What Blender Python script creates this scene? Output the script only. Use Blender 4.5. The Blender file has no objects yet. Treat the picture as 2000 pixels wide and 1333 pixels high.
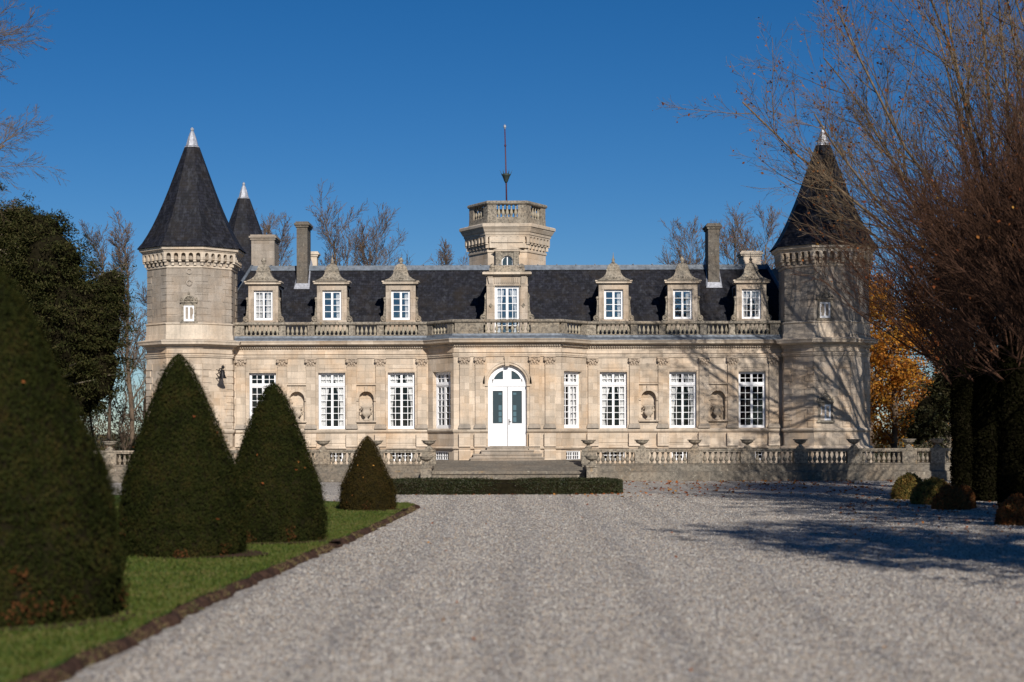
import bpy, math, random
import numpy as np
from mathutils import Matrix, Vector, noise
R = math.radians
random.seed(7); rng = np.random.default_rng(7)
sc = bpy.context.scene
C = sc.collection

# ------------------------------------------------------------------ camera, sky, sun, exposure
SUN_EL, SUN_AZ = 28.0, 15.0          # degrees above horizon, degrees to the right of straight behind the camera
cam_d = bpy.data.cameras.new('camera'); cam = bpy.data.objects.new('camera', cam_d); C.objects.link(cam)
cam.matrix_world = Matrix.Translation((0, 0, 2.3)) @ Matrix.Rotation(R(90), 4, 'X') @ Matrix.Rotation(-0.0030, 4, 'Z')
cam_d.sensor_width = 36; cam_d.lens = 57.6; cam_d.shift_y = 175.5/2000
cam_d.clip_start = .5; cam_d.clip_end = 3000
cam_d.dof.use_dof = True; cam_d.dof.focus_distance = 79; cam_d.dof.aperture_fstop = 1.0
sc.camera = cam
w = bpy.data.worlds.new('World'); sc.world = w; w.use_nodes = True
nt = w.node_tree; bg = nt.nodes['Background']
sky = nt.nodes.new('ShaderNodeTexSky'); sky.sky_type = 'NISHITA'; sky.sun_disc = False
sky.sun_elevation = R(SUN_EL); sky.sun_rotation = R(180 - SUN_AZ)
sky.altitude = 1800; sky.air_density = 1.0; sky.dust_density = 0.0; sky.ozone_density = 5.0
hs = nt.nodes.new('ShaderNodeHueSaturation'); hs.inputs['Hue'].default_value = .504; hs.inputs['Saturation'].default_value = 1.27; hs.inputs['Value'].default_value = .76
nt.links.new(sky.outputs[0], hs.inputs['Color']); nt.links.new(hs.outputs[0], bg.inputs[0]); bg.inputs[1].default_value = 0.075
sd = bpy.data.lights.new('sun', 'SUN'); sd.energy = 5.0; sd.angle = R(0.5); sd.color = (1, .94, .85)
sun = bpy.data.objects.new('sun', sd); C.objects.link(sun)
S = Vector((math.sin(R(SUN_AZ))*math.cos(R(SUN_EL)), -math.cos(R(SUN_AZ))*math.cos(R(SUN_EL)), math.sin(R(SUN_EL))))
sun.rotation_euler = S.to_track_quat('Z', 'Y').to_euler(); sun.location = (30, -60, 60)
sc.view_settings.view_transform = 'Standard'; sc.view_settings.look = 'None'; sc.view_settings.exposure = 0.12
sc.cycles.transparent_max_bounces = 16; sc.cycles.max_bounces = 5

# ------------------------------------------------------------------ material helpers
def new_mat(name):
    m = bpy.data.materials.new(name); m.use_nodes = True
    return m, m.node_tree, m.node_tree.nodes['Principled BSDF']
def N(nt, t, **kw):
    n = nt.nodes.new('ShaderNode' + t)
    for k, v in kw.items():
        if k in n.inputs: n.inputs[k].default_value = v
        else: setattr(n, k, v)
    return n
def mixc(nt, fac, a, b, mode='MIX'):
    n = nt.nodes.new('ShaderNodeMix'); n.data_type = 'RGBA'; n.blend_type = mode
    for s, v in ((0, fac), (6, a), (7, b)):
        if hasattr(v, 'links'): nt.links.new(v, n.inputs[s])
        else: n.inputs[s].default_value = v if s == 0 else (*v[:3], 1)
    return n.outputs[2]
def ramp(nt, src, stops):
    n = nt.nodes.new('ShaderNodeValToRGB'); e = n.color_ramp.elements
    while len(e) < len(stops): e.new(.5)
    for el, (p, c) in zip(e, stops):
        el.position = p; el.color = (c, c, c, 1) if isinstance(c, (int, float)) else (*c, 1)
    nt.links.new(src, n.inputs[0]); return n.outputs[0]
def noi(nt, vec, scale, detail=4, rough=.6):
    n = N(nt, 'TexNoise', Scale=scale, Detail=detail, Roughness=rough)
    nt.links.new(vec, n.inputs['Vector']); return n.outputs['Fac']
def pos(nt, s=(1, 1, 1)):
    g = N(nt, 'NewGeometry'); mp = N(nt, 'Mapping'); mp.inputs['Scale'].default_value = s
    nt.links.new(g.outputs['Position'], mp.inputs['Vector']); return mp.outputs[0]
def bump(nt, h, b, strength, dist):
    n = N(nt, 'Bump', Strength=strength, Distance=dist); nt.links.new(h, n.inputs['Height'])
    nt.links.new(n.outputs[0], b.inputs['Normal']); return n

def stone_mat(name, base, alt, dark=.25, bw=.66, bh=.33, streak=.4, warm=.35, spots=0.0, mortar=.012):
    m, nt, b = new_mat(name)
    uv = N(nt, 'UVMap'); P = pos(nt)
    br = N(nt, 'TexBrick', Scale=1.0); br.inputs['Brick Width'].default_value = bw; br.inputs['Row Height'].default_value = bh
    br.inputs['Mortar Size'].default_value = mortar; br.inputs['Mortar Smooth'].default_value = .3; br.inputs['Bias'].default_value = 0
    br.inputs['Color1'].default_value = (*base, 1); br.inputs['Color2'].default_value = (*alt, 1)
    br.inputs['Mortar'].default_value = (*[c*.78 for c in base], 1)
    nt.links.new(uv.outputs[0], br.inputs['Vector'])
    c = br.outputs['Color']
    # per block tone
    br2 = N(nt, 'TexBrick', Scale=1.0); br2.inputs['Brick Width'].default_value = bw; br2.inputs['Row Height'].default_value = bh
    br2.inputs['Mortar Size'].default_value = 0; br2.inputs['Color1'].default_value = (.62, .60, .58, 1); br2.inputs['Color2'].default_value = (1.16, 1.16, 1.16, 1)
    nt.links.new(uv.outputs[0], br2.inputs['Vector'])
    c = mixc(nt, .85, c, br2.outputs['Color'], 'MULTIPLY')
    # ochre patches
    c = mixc(nt, ramp(nt, noi(nt, P, .55, 5), [(.47, 0), (.68, warm)]), c, (.60, .36, .17))
    # grey weathering, large and streaked
    c = mixc(nt, ramp(nt, noi(nt, P, .8, 8, .7), [(.42, 0), (.68, dark)]), c, (.13, .12, .105))
    Ps = pos(nt, (2.2, 2.2, .22))
    c = mixc(nt, ramp(nt, noi(nt, Ps, 1.6, 6, .65), [(.5, 0), (.75, streak)]), c, (.12, .11, .10))
    fine = noi(nt, P, 28, 5, .75)
    c = mixc(nt, .5, c, ramp(nt, fine, [(.25, .55), (.7, 1.15)]), 'MULTIPLY')
    if spots:
        c = mixc(nt, ramp(nt, noi(nt, P, 9, 6, .75), [(.46, 0), (.60, spots)]), c, (.055, .05, .045))
        c = mixc(nt, ramp(nt, noi(nt, P, 6.3, 5, .7), [(.60, 0), (.68, spots*.8)]), c, (.50, .47, .38))
        c = mixc(nt, ramp(nt, noi(nt, P, 3.1, 5, .7), [(.62, 0), (.72, spots*.5)]), c, (.38, .22, .06))
    nt.links.new(c, b.inputs['Base Color']); b.inputs['Roughness'].default_value = .9
    b.inputs['Specular IOR Level'].default_value = .2
    h = mixc(nt, .35, br.outputs['Fac'], fine); inv = N(nt, 'Invert'); nt.links.new(h, inv.inputs['Color'])
    bump(nt, inv.outputs[0], b, .5, .02)
    return m
def plain_mat(name, col, rough=.6, var=.25, scale=6, spec=.3, metal=0, bstr=.15):
    m, nt, b = new_mat(name); P = pos(nt)
    f = noi(nt, P, scale, 6, .65)
    c = mixc(nt, ramp(nt, f, [(.3, 0), (.7, 1)]), [x*(1-var) for x in col], [min(1, x*(1+var)) for x in col])
    nt.links.new(c, b.inputs['Base Color']); b.inputs['Roughness'].default_value = rough
    b.inputs['Specular IOR Level'].default_value = spec; b.inputs['Metallic'].default_value = metal
    bump(nt, f, b, bstr, .02); return m
def slate_mat(name, base=(.0105, .011, .0165), bh=.16, bw=.24):
    m, nt, b = new_mat(name); uv = N(nt, 'UVMap'); P = pos(nt)
    def brick(c1, c2, mo, ms):
        br = N(nt, 'TexBrick', Scale=1.0); br.inputs['Brick Width'].default_value = bw; br.inputs['Row Height'].default_value = bh
        br.inputs['Mortar Size'].default_value = ms; br.inputs['Mortar Smooth'].default_value = .2
        br.inputs['Color1'].default_value = (*c1, 1); br.inputs['Color2'].default_value = (*c2, 1); br.inputs['Mortar'].default_value = (*mo, 1)
        nt.links.new(uv.outputs[0], br.inputs['Vector']); return br
    br = brick([x*.6 for x in base], [x*1.6 for x in base], (.006, .006, .007), .014)
    c = br.outputs['Color']
    Ps = pos(nt, (3.0, 3.0, .3))
    c = mixc(nt, ramp(nt, noi(nt, Ps, 1.7, 7, .75), [(.50, 0), (.74, .6)]), c, (.07, .076, .092))
    c = mixc(nt, ramp(nt, noi(nt, P, .9, 6, .7), [(.48, 0), (.7, .55)]), c, (.026, .020, .015))
    c = mixc(nt, ramp(nt, noi(nt, P, 7, 5, .8), [(.60, 0), (.72, .5)]), c, (.075, .058, .035))
    nt.links.new(c, b.inputs['Base Color'])
    b.inputs['Roughness'].default_value = .7; b.inputs['Specular IOR Level'].default_value = .2
    bump(nt, br.outputs['Color'], b, .6, .02); return m
def leaf_mat(name, cols, transl=.25, rough=.6, spec=.25, nscale=1.5, ri=1.0):
    """foliage: colour differs from leaf to leaf and from clump to clump"""
    m, nt, b = new_mat(name); g = N(nt, 'NewGeometry'); P = pos(nt)
    f = N(nt, 'Math', operation='ADD'); ri_ = N(nt, 'Math', operation='MULTIPLY_ADD'); ri_.inputs[1].default_value = ri; ri_.inputs[2].default_value = .5*(1-ri); nt.links.new(g.outputs['Random Per Island'], ri_.inputs[0]); nt.links.new(ri_.outputs[0], f.inputs[0])
    n2 = N(nt, 'Math', operation='MULTIPLY'); n2.inputs[1].default_value = 1.6
    nt.links.new(noi(nt, P, nscale, 4), n2.inputs[0]); nt.links.new(n2.outputs[0], f.inputs[1])
    h = N(nt, 'Math', operation='MULTIPLY'); h.inputs[1].default_value = .4; nt.links.new(f.outputs[0], h.inputs[0])
    k = len(cols); c = ramp(nt, h.outputs[0], [(.15 + .6*i/(k-1), cc) for i, cc in enumerate(cols)])
    nt.links.new(c, b.inputs['Base Color']); b.inputs['Roughness'].default_value = rough; b.inputs['Specular IOR Level'].default_value = spec
    tr = N(nt, 'BsdfTranslucent'); nt.links.new(c, tr.inputs['Color'])
    mx = N(nt, 'MixShader'); mx.inputs[0].default_value = transl
    nt.links.new(b.outputs[0], mx.inputs[1]); nt.links.new(tr.outputs[0], mx.inputs[2])
    nt.links.new(mx.outputs[0], nt.nodes['Material Output'].inputs['Surface']); return m

M = {}
M['stone'] = stone_mat('pale_limestone', (.69, .58, .465), (.60, .50, .40), dark=.38, streak=.35, warm=.42)
M['stone_grey'] = stone_mat('weathered_limestone', (.47, .405, .34), (.36, .315, .27), dark=.5, streak=.5, warm=.2, bw=.8, bh=.38, spots=.15)
M['stone_trim'] = stone_mat('limestone_moulding', (.68, .58, .47), (.60, .515, .42), dark=.34, streak=.35, warm=.25, bw=1.3, bh=2.0, spots=.12)
M['stone_old'] = stone_mat('lichened_stone', (.40, .35, .28), (.33, .29, .235), dark=.6, streak=.3, warm=.15, bw=1.5, bh=2.0, spots=.75)
M['stone_baluster'] = stone_mat('baluster_stone', (.50, .45, .35), (.44, .39, .31), dark=.45, streak=.2, warm=.1, bw=3, bh=3, spots=.25)
M['stone_dormer'] = stone_mat('dormer_stone', (.56, .475, .385), (.47, .40, .33), dark=.5, streak=.45, warm=.25, bw=.6, bh=.34, spots=.1)
M['stone_capital'] = stone_mat('carved_stone', (.60, .49, .385), (.54, .44, .35), dark=.35, streak=.2, warm=.3, bw=3, bh=3, spots=.2)
M['stone_mossy'] = stone_mat('mossy_retaining_stone', (.27, .235, .19), (.215, .19, .155), dark=.75, streak=.5, warm=.12, bw=1.2, bh=.4, spots=.6)
M['brick_stone'] = stone_mat('dark_chimney_stone', (.20, .175, .145), (.13, .115, .10), dark=.6, streak=.4, warm=.1, bw=.45, bh=.24, spots=.5)
M['slate'] = slate_mat('blue_black_slate')
M['lead'] = plain_mat('weathered_zinc', (.13, .15, .18), .6, .45, 5, .4, .2)
M['lead_bright'] = plain_mat('pale_zinc_cap', (.36, .37, .41), .5, .4, 8, .5, .3)
M['white'] = plain_mat('white_paint', (.80, .80, .82), .45, .05, 3, .4, 0, .03)
M['curtain'] = plain_mat('white_net_curtain', (.72, .70, .68), .9, .1, 14, .1, 0, .2)
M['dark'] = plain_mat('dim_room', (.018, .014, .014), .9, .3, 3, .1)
M['iron'] = plain_mat('black_iron', (.015, .013, .014), .5, .3, 20, .4, .5)
M['pole'] = plain_mat('dark_red_pole_paint', (.07, .018, .03), .5, .3, 20, .4)
M['copper'] = plain_mat('green_grey_metal', (.035, .05, .045), .6, .3, 20, .4)
M['door_glass'] = plain_mat('dark_grey_door_glass', (.035, .052, .062), .12, .05, 3, .6, 0, 0)
M['door_sticker'] = plain_mat('teal_glass_square', (.085, .15, .18), .2, .05, 3, .6, 0, 0)
def glass(name, refl):
    m, nt, b = new_mat(name); nt.nodes.remove(b)
    t = N(nt, 'BsdfTransparent'); t.inputs[0].default_value = (.88, .9, .92, 1)
    g = N(nt, 'BsdfGlossy', Roughness=.02); g.inputs[0].default_value = (.9, .95, 1, 1)
    P = pos(nt); bm = N(nt, 'Bump', Strength=.12, Distance=.05); nt.links.new(noi(nt, P, 2.2, 2), bm.inputs['Height'])
    nt.links.new(bm.outputs[0], g.inputs['Normal'])
    x = N(nt, 'MixShader'); x.inputs[0].default_value = refl
    nt.links.new(t.outputs[0], x.inputs[1]); nt.links.new(g.outputs[0], x.inputs[2])
    nt.links.new(x.outputs[0], nt.nodes['Material Output'].inputs['Surface']); return m
M['glass'] = glass('window_glass', .045); M['glass_high'] = glass('attic_window_glass', .24)
def gravel():
    m, nt, b = new_mat('pale_gravel'); P = pos(nt)
    v = N(nt, 'TexVoronoi', Scale=24.0); nt.links.new(P, v.inputs['Vector'])
    sp = N(nt, 'SeparateColor'); nt.links.new(v.outputs['Color'], sp.inputs[0])
    c = ramp(nt, sp.outputs[0], [(.0, (.09, .08, .08)), (.18, (.21, .18, .17)), (.35, (.38, .34, .295)), (.55, (.50, .455, .40)), (.70, (.42, .33, .24)), (.82, (.62, .575, .51)), (1, (.82, .78, .71))])
    c = mixc(nt, ramp(nt, sp.outputs[1], [(.8, 0), (.9, .6)]), c, (.22, .24, .30))
    v2 = N(nt, 'TexVoronoi', Scale=9.0); nt.links.new(P, v2.inputs['Vector'])
    s2 = N(nt, 'SeparateColor'); nt.links.new(v2.outputs['Color'], s2.inputs[0])
    c = mixc(nt, .55, c, ramp(nt, s2.outputs[0], [(0, .45), (.5, 1.0), (1, 1.45)]), 'MULTIPLY')
    Pl = pos(nt, (1, .8, 1))
    c = mixc(nt, .85, c, ramp(nt, noi(nt, Pl, .9, 7, .7), [(.3, .88), (.7, 1.12)]), 'MULTIPLY')
    c = mixc(nt, ramp(nt, noi(nt, P, .45, 5, .6), [(.55, 0), (.8, .35)]), c, (.26, .235, .17))
    sx = N(nt, 'SeparateXYZ'); nt.links.new(pos(nt), sx.inputs[0])                      # worn wheel tracks along the drive
    ww = N(nt, 'Math', operation='ADD'); nt.links.new(sx.outputs[0], ww.inputs[0])
    wn = N(nt, 'Math', operation='MULTIPLY'); wn.inputs[1].default_value = 1.1; nt.links.new(noi(nt, pos(nt, (.3, .12, 1)), 1, 3), wn.inputs[0]); nt.links.new(wn.outputs[0], ww.inputs[1])
    wv = N(nt, 'Math', operation='SINE'); wm_ = N(nt, 'Math', operation='MULTIPLY'); wm_.inputs[1].default_value = 3.3; nt.links.new(ww.outputs[0], wm_.inputs[0]); nt.links.new(wm_.outputs[0], wv.inputs[0])
    c = mixc(nt, ramp(nt, wv.outputs[0], [(.55, 0), (.95, .30)]), c, (.23, .20, .175))
    nt.links.new(c, b.inputs['Base Color']); b.inputs['Roughness'].default_value = .85
    dd = ramp(nt, v.outputs['Distance'], [(0, 1), (.7, 0)])
    bump(nt, dd, b, 1.0, .035); return m
M['gravel'] = gravel()
M['lawn'] = plain_mat('mown_turf_base', (.05, .08, .014), .9, .4, 3, .1, 0, .5)
M['grass'] = leaf_mat('grass_blades', [(.026, .044, .006), (.056, .086, .012), (.084, .106, .018), (.14, .12, .04)], .3, .6, .2, .9)
M['drygrass'] = leaf_mat('dry_edge_grass', [(.07, .045, .025), (.14, .09, .05), (.19, .14, .07), (.08, .10, .03)], .2, .8, .1, 2)
M['soil'] = plain_mat('dark_soil', (.05, .028, .02), .95, .6, 9, .1, 0, .8)
M['field'] = plain_mat('winter_field', (.09, .085, .04), .95, .4, .5, .1)
M['yew'] = leaf_mat('clipped_yew', [(.002, .0025, .0008), (.006, .0085, .0018), (.021, .025, .005), (.045, .030, .009)], .1, .75, .06, 2.6, .55)
M['yew_brown'] = leaf_mat('bronzed_yew', [(.010, .006, .002), (.020, .015, .004), (.036, .027, .006), (.055, .028, .010)], .1, .75, .06, 2.6, .55)
M['box'] = leaf_mat('box_leaves', [(.006, .009, .003), (.014, .021, .005), (.030, .036, .009), (.05, .035, .02)], .15, .55, .3, 2.0)
M['core'] = plain_mat('shade_dark_twigs', (.012, .010, .005), .95, .5, 6, .05)  # near-black colour stands in for deep shade in gaps between leaves
M['conifer'] = leaf_mat('evergreen_sprays', [(.007, .009, .003), (.018, .021, .006), (.036, .036, .011), (.06, .048, .02)], .15, .6, .25, .7)
M['conifer_light'] = leaf_mat('cedar_sprays', [(.006, .007, .002), (.018, .022, .006), (.038, .040, .011), (.06, .05, .02)], .15, .7, .1, .7)
M['bark'] = plain_mat('grey_bark', (.17, .14, .105), .9, .5, 5, .1, 0, .6)
M['bark_plane'] = plain_mat('plane_tree_bark', (.145, .105, .068), .9, .5, 2.5, .1, 0, .5)
M['bark_far'] = plain_mat('far_bark', (.13, .095, .07), .9, .4, 2, .1, 0, .3)
M['twig_red'] = plain_mat('red_brown_twigs', (.062, .031, .019), .85, .5, 3, .15)
M['ivy'] = leaf_mat('shade_darkened_ivy', [(.002, .002, .001), (.005, .005, .002), (.009, .008, .004)], .0, 1.0, .0, 2)  # leaf colours lowered to near black, standing in for shade from trees
M['leaf_orange'] = leaf_mat('orange_leaves', [(.28, .08, .015), (.46, .17, .025), (.60, .27, .04), (.55, .34, .05)], .4, .6, .2, .6)
M['leaf_brown'] = leaf_mat('brown_dry_leaves', [(.10, .03, .015), (.22, .06, .02), (.34, .11, .03), (.45, .24, .05)], .3, .7, .15, .6)
M['leaf_dark'] = leaf_mat('dark_dry_leaves', [(.07, .025, .012), (.13, .042, .018), (.20, .07, .022), (.32, .13, .03)], .2, .8, .1, .6)
M['yew_dead'] = leaf_mat('browned_yew', [(.03, .018, .006), (.06, .026, .010), (.10, .038, .014)], .1, .8, .05, 2)
M['shrub_red'] = leaf_mat('russet_shrub_leaves', [(.07, .022, .010), (.15, .048, .016), (.25, .085, .025), (.14, .09, .03)], .2, .7, .15, 2)
M['shrub_olive'] = leaf_mat('olive_shrub_leaves', [(.07, .06, .018), (.14, .12, .03), (.22, .16, .04), (.26, .11, .035)], .2, .7, .15, 2)

# ------------------------------------------------------------------ mesh helpers
def uv_project(me):
    n = len(me.polygons)
    if not n: return
    nl = len(me.loops)
    nrm = np.empty(n*3, 'f'); me.polygons.foreach_get('normal', nrm); nrm = nrm.reshape(-1, 3)
    lt = np.empty(n, 'i'); me.polygons.foreach_get('loop_total', lt)
    li = np.empty(nl, 'i'); me.loops.foreach_get('vertex_index', li)
    co = np.empty(len(me.vertices)*3, 'f'); me.vertices.foreach_get('co', co); co = co.reshape(-1, 3)
    nn = np.repeat(nrm, lt, axis=0); p = co[li]
    h = np.sqrt(nn[:, 0]**2 + nn[:, 1]**2)
    flat = h < .25; hs = np.where(flat, 1, h)
    u = np.where(flat, p[:, 0], (-nn[:, 1]*p[:, 0] + nn[:, 0]*p[:, 1])/hs)
    v = np.where(flat, p[:, 1], p[:, 2]/hs)
    lay = me.uv_layers.new(name='UVMap'); lay.data.foreach_set('uv', np.stack([u, v], 1).astype('f').ravel())
def wloc(o):
    t = Vector((0, 0, 0))
    while o: t = t + Vector(o.location); o = o.parent
    return t
class MB:
    def __init__(s): s.v = []; s.f = []; s.m = []; s.sm = []; s.M = Matrix.Identity(4)
    def add(s, vs, fs, mat=0, smooth=False):
        k = len(s.v); Mx = s.M
        s.v += [tuple(Mx @ Vector(p)) for p in vs]
        s.f += [tuple(i + k for i in f) for f in fs]; s.m += [mat]*len(fs); s.sm += [smooth]*len(fs)
        return s
    def box(s, x0, x1, y0, y1, z0, z1, mat=0):
        return s.add([(x0,y0,z0),(x1,y0,z0),(x1,y1,z0),(x0,y1,z0),(x0,y0,z1),(x1,y0,z1),(x1,y1,z1),(x0,y1,z1)],
              [(0,3,2,1),(4,5,6,7),(0,1,5,4),(1,2,6,5),(2,3,7,6),(3,0,4,7)], mat)
    def lathe(s, cx, cy, prof, n=12, mat=0, smooth=True, rot=0, sy=1):
        vs = []; fs = []
        for r, z in prof:
            for i in range(n):
                a = rot + 2*math.pi*i/n; vs.append((cx + r*math.cos(a), cy + sy*r*math.sin(a), z))
        for j in range(len(prof)-1):
            for i in range(n):
                a = j*n + i; b = j*n + (i+1) % n; fs.append((a, b, b+n, a+n))
        fs.append(tuple(range(n))[::-1]); fs.append(tuple(range((len(prof)-1)*n, len(prof)*n)))
        return s.add(vs, fs, mat, smooth)
    def prism(s, poly, y0, y1, mat=0):
        """(x,z) polygon, counter-clockwise seen from the front (-y), extruded y0..y1"""
        n = len(poly); vs = [(x, y0, z) for x, z in poly] + [(x, y1, z) for x, z in poly]
        fs = [tuple(range(n)), tuple(range(2*n-1, n-1, -1))] + [((i+1) % n, i, n+i, n+(i+1) % n) for i in range(n)]
        return s.add(vs, fs, mat)
    def sweep(s, path, prof, closed=False, mat=0):
        """plan path (x,y) with the outside on its right-hand side, profile (outward offset, z)"""
        n = len(path); P = [Vector(p) for p in path]; offs = []
        for i in range(n):
            a = P[i-1] if (closed or i > 0) else None; b = P[(i+1) % n] if (closed or i < n-1) else None
            def nr(p, q): d = (q-p).normalized(); return Vector((d.y, -d.x))
            if a is None: o = nr(P[i], b)
            elif b is None: o = nr(a, P[i])
            else:
                n1, n2 = nr(a, P[i]), nr(P[i], b); t = (n1+n2); o = t/(t.dot(n1))
            offs.append(o)
        k = len(prof); vs = [(P[i].x + offs[i].x*o, P[i].y + offs[i].y*o, z) for i in range(n) for o, z in prof]
        fs = []
        for i in range(n if closed else n-1):
            j = (i+1) % n
            for q in range(k-1): fs.append((i*k+q, j*k+q, j*k+q+1, i*k+q+1))
        if not closed: fs += [tuple(range(k))[::-1], tuple((n-1)*k + q for q in range(k))]
        return s.add(vs, fs, mat)
    def tube(s, pts, rs, n=6, mat=0):
        pts = [Vector(p) for p in pts]; vs = []; fs = []
        for i, p in enumerate(pts):
            t = (pts[min(i+1, len(pts)-1)] - pts[max(i-1, 0)]).normalized()
            a = t.cross(Vector((.3, .2, 1)) if abs(t.z) < .9 else Vector((1, 0, .1))).normalized(); b = t.cross(a)
            r = rs[i] if hasattr(rs, '__len__') else rs
            vs += [tuple(p + (a*math.cos(2*math.pi*q/n) + b*math.sin(2*math.pi*q/n))*r) for q in range(n)]
        for i in range(len(pts)-1):
            for q in range(n): fs.append((i*n+q, i*n+(q+1) % n, (i+1)*n+(q+1) % n, (i+1)*n+q))
        fs += [tuple(range(n))[::-1], tuple((len(pts)-1)*n+q for q in range(n))]
        return s.add(vs, fs, mat, True)
    def wall(s, x0, x1, z0, z1, ops=(), mat=0, y=0.0):
        """front face of a wall with openings (x0,x1,z0,z1,arch,depth,back?) and their reveals"""
        xs = {x0, x1}
        for o in ops:
            a, b = o[0], o[1]; n = 14 if o[4] else 1
            for i in range(n+1):
                xs.add(round(a + (b-a)*i/n, 5) if not o[4] else round((a+b)/2 - (b-a)/2*math.cos(math.pi*i/n), 5))
        xs = sorted(xs)
        def top(o, x):
            if not o[4]: return o[3]
            r = (o[1]-o[0])/2; c = (o[0]+o[1])/2; return o[3] - r + math.sqrt(max(0, r*r - (x-c)**2))
        for xa, xb in zip(xs, xs[1:]):
            if xb - xa < 1e-4: continue
            cov = sorted([o for o in ops if o[0] <= xa + 1e-4 and o[1] >= xb - 1e-4], key=lambda o: o[2])
            za = zb = z0
            for o in cov:
                ta, tb = top(o, xa), top(o, xb); D = o[5]
                if o[2] > za + 1e-4: s.add([(xa,y,za),(xb,y,zb),(xb,y,o[2]),(xa,y,o[2])], [(0,1,2,3)], mat)
                s.add([(xa,y,ta),(xb,y,tb),(xb,y+D,tb),(xa,y+D,ta)], [(0,1,2,3)], mat)      # soffit
                s.add([(xa,y,o[2]),(xb,y,o[2]),(xb,y+D,o[2]),(xa,y+D,o[2])], [(3,2,1,0)], mat)
                if len(o) > 6 and o[6]: s.add([(xa,y+D,o[2]),(xb,y+D,o[2]),(xb,y+D,tb),(xa,y+D,ta)], [(0,1,2,3)], mat)
                za, zb = ta, tb
            if z1 > max(za, zb) + 1e-4: s.add([(xa,y,za),(xb,y,zb),(xb,y,z1),(xa,y,z1)], [(0,1,2,3)], mat)
        for o in ops:
            D = o[5]; t = top(o, o[0])
            s.add([(o[0],y,o[2]),(o[0],y+D,o[2]),(o[0],y+D,t),(o[0],y,t)], [(0,1,2,3)], mat)
            s.add([(o[1],y,o[2]),(o[1],y+D,o[2]),(o[1],y+D,t),(o[1],y,t)], [(3,2,1,0)], mat)
        return s
    def arch_ring(s, cx, zc, r0, r1, y0, y1, n=16, a0=0, a1=math.pi, mat=0):
        vs = []; fs = []
        for i in range(n+1):
            a = a0 + (a1-a0)*i/n
            for r, y in ((r0, y0), (r1, y0), (r1, y1), (r0, y1)): vs.append((cx + r*math.cos(a), y, zc + r*math.sin(a)))
        for i in range(n):
            for q in range(4): fs.append((i*4+q, (i+1)*4+q, (i+1)*4+(q+1) % 4, i*4+(q+1) % 4))
        fs += [(0,1,2,3), (n*4+3, n*4+2, n*4+1, n*4)]
        return s.add(vs, fs, mat)
    def data(s, name, mats):
        me = bpy.data.meshes.new(name); me.from_pydata(s.v, [], s.f)
        for m_ in mats: me.materials.append(M[m_])
        me.polygons.foreach_set('material_index', s.m); me.polygons.foreach_set('use_smooth', s.sm)
        me.update(); uv_project(me); return me
    def build(s, name, mats, parent=None, loc=None):
        if isinstance(mats, str): mats = [mats]
        o0 = wloc(parent) if parent else Vector(loc or (0, 0, 0))
        if o0.length: s.v = [(a-o0.x, b-o0.y, c-o0.z) for a, b, c in s.v]
        o = bpy.data.objects.new(name, s.data(name, mats)); C.objects.link(o)
        if parent: o.parent = parent
        else: o.location = o0
        return o
def frame_mat(A, B):
    d = (Vector(B) - Vector(A)).normalized()
    return Matrix(((d.x, -d.y, 0, A[0]), (d.y, d.x, 0, A[1]), (0, 0, 1, 0), (0, 0, 0, 1)))
def put(name, me, parent, Mw):
    """object sharing mesh data at world matrix Mw under parent (whose chain is only translated)"""
    o = bpy.data.objects.new(name, me); C.objects.link(o)
    if parent: o.parent = parent; Mw = Matrix.Translation(-wloc(parent)) @ Mw
    o.matrix_basis = Mw; return o
def tag(o, label=None, cat=None, group=None, kind=None):
    for k, v in (('label', label), ('category', cat), ('group', group), ('kind', kind)):
        if v: o[k] = v
    return o
def empty(name, loc, label, cat, group=None):
    o = bpy.data.objects.new(name, None); C.objects.link(o); o.location = loc; o.empty_display_size = .3
    return tag(o, label, cat, group)
def np_obj(name, V, F, mats, midx=None, parent=None, loc=None, smooth=False):
    """V (n,3), F (m,k) numpy; fast mesh"""
    o0 = wloc(parent) if parent else Vector(loc or (0, 0, 0))
    V = np.asarray(V, 'f') - np.array(o0, 'f'); F = np.asarray(F, 'i'); k = F.shape[1]
    me = bpy.data.meshes.new(name); me.vertices.add(len(V)); me.vertices.foreach_set('co', V.ravel())
    me.loops.add(F.size); me.loops.foreach_set('vertex_index', F.ravel())
    me.polygons.add(len(F)); me.polygons.foreach_set('loop_start', np.arange(len(F), dtype='i')*k)
    if isinstance(mats, str): mats = [mats]
    for m_ in mats: me.materials.append(M[m_])
    if midx is not None: me.polygons.foreach_set('material_index', np.asarray(midx, 'i'))
    if smooth: me.polygons.foreach_set('use_smooth', np.ones(len(F), bool))
    me.update(calc_edges=True); me.validate()
    o = bpy.data.objects.new(name, me); C.objects.link(o)
    if parent: o.parent = parent
    else: o.location = o0
    return o
def unit(a): return a/np.maximum(np.linalg.norm(a, axis=1, keepdims=True), 1e-9)
def cards(P, size, nrm=None, spread=1.0, aspect=.5, seed=0, along=None):
    """leaf-shaped quads at points P. nrm: preferred normals; along: preferred long axis"""
    g = np.random.default_rng(seed); n = len(P)
    sz = (size*(.6 + .8*g.random(n)))[:, None] if np.isscalar(size) else size[:, None]
    a = g.normal(size=(n, 3))
    if nrm is not None: nn = unit(nrm + spread*g.normal(size=(n, 3)))
    else: nn = unit(g.normal(size=(n, 3)))
    if along is not None: a = along + .5*g.normal(size=(n, 3))
    t = unit(a - nn*np.sum(a*nn, 1, keepdims=True)); b = np.cross(nn, t)
    V = np.stack([P - t*sz*.5, P + b*sz*aspect*.5, P + t*sz*.5, P - b*sz*aspect*.5], 1).reshape(-1, 3)
    return V, np.arange(n*4).reshape(-1, 4)
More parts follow.
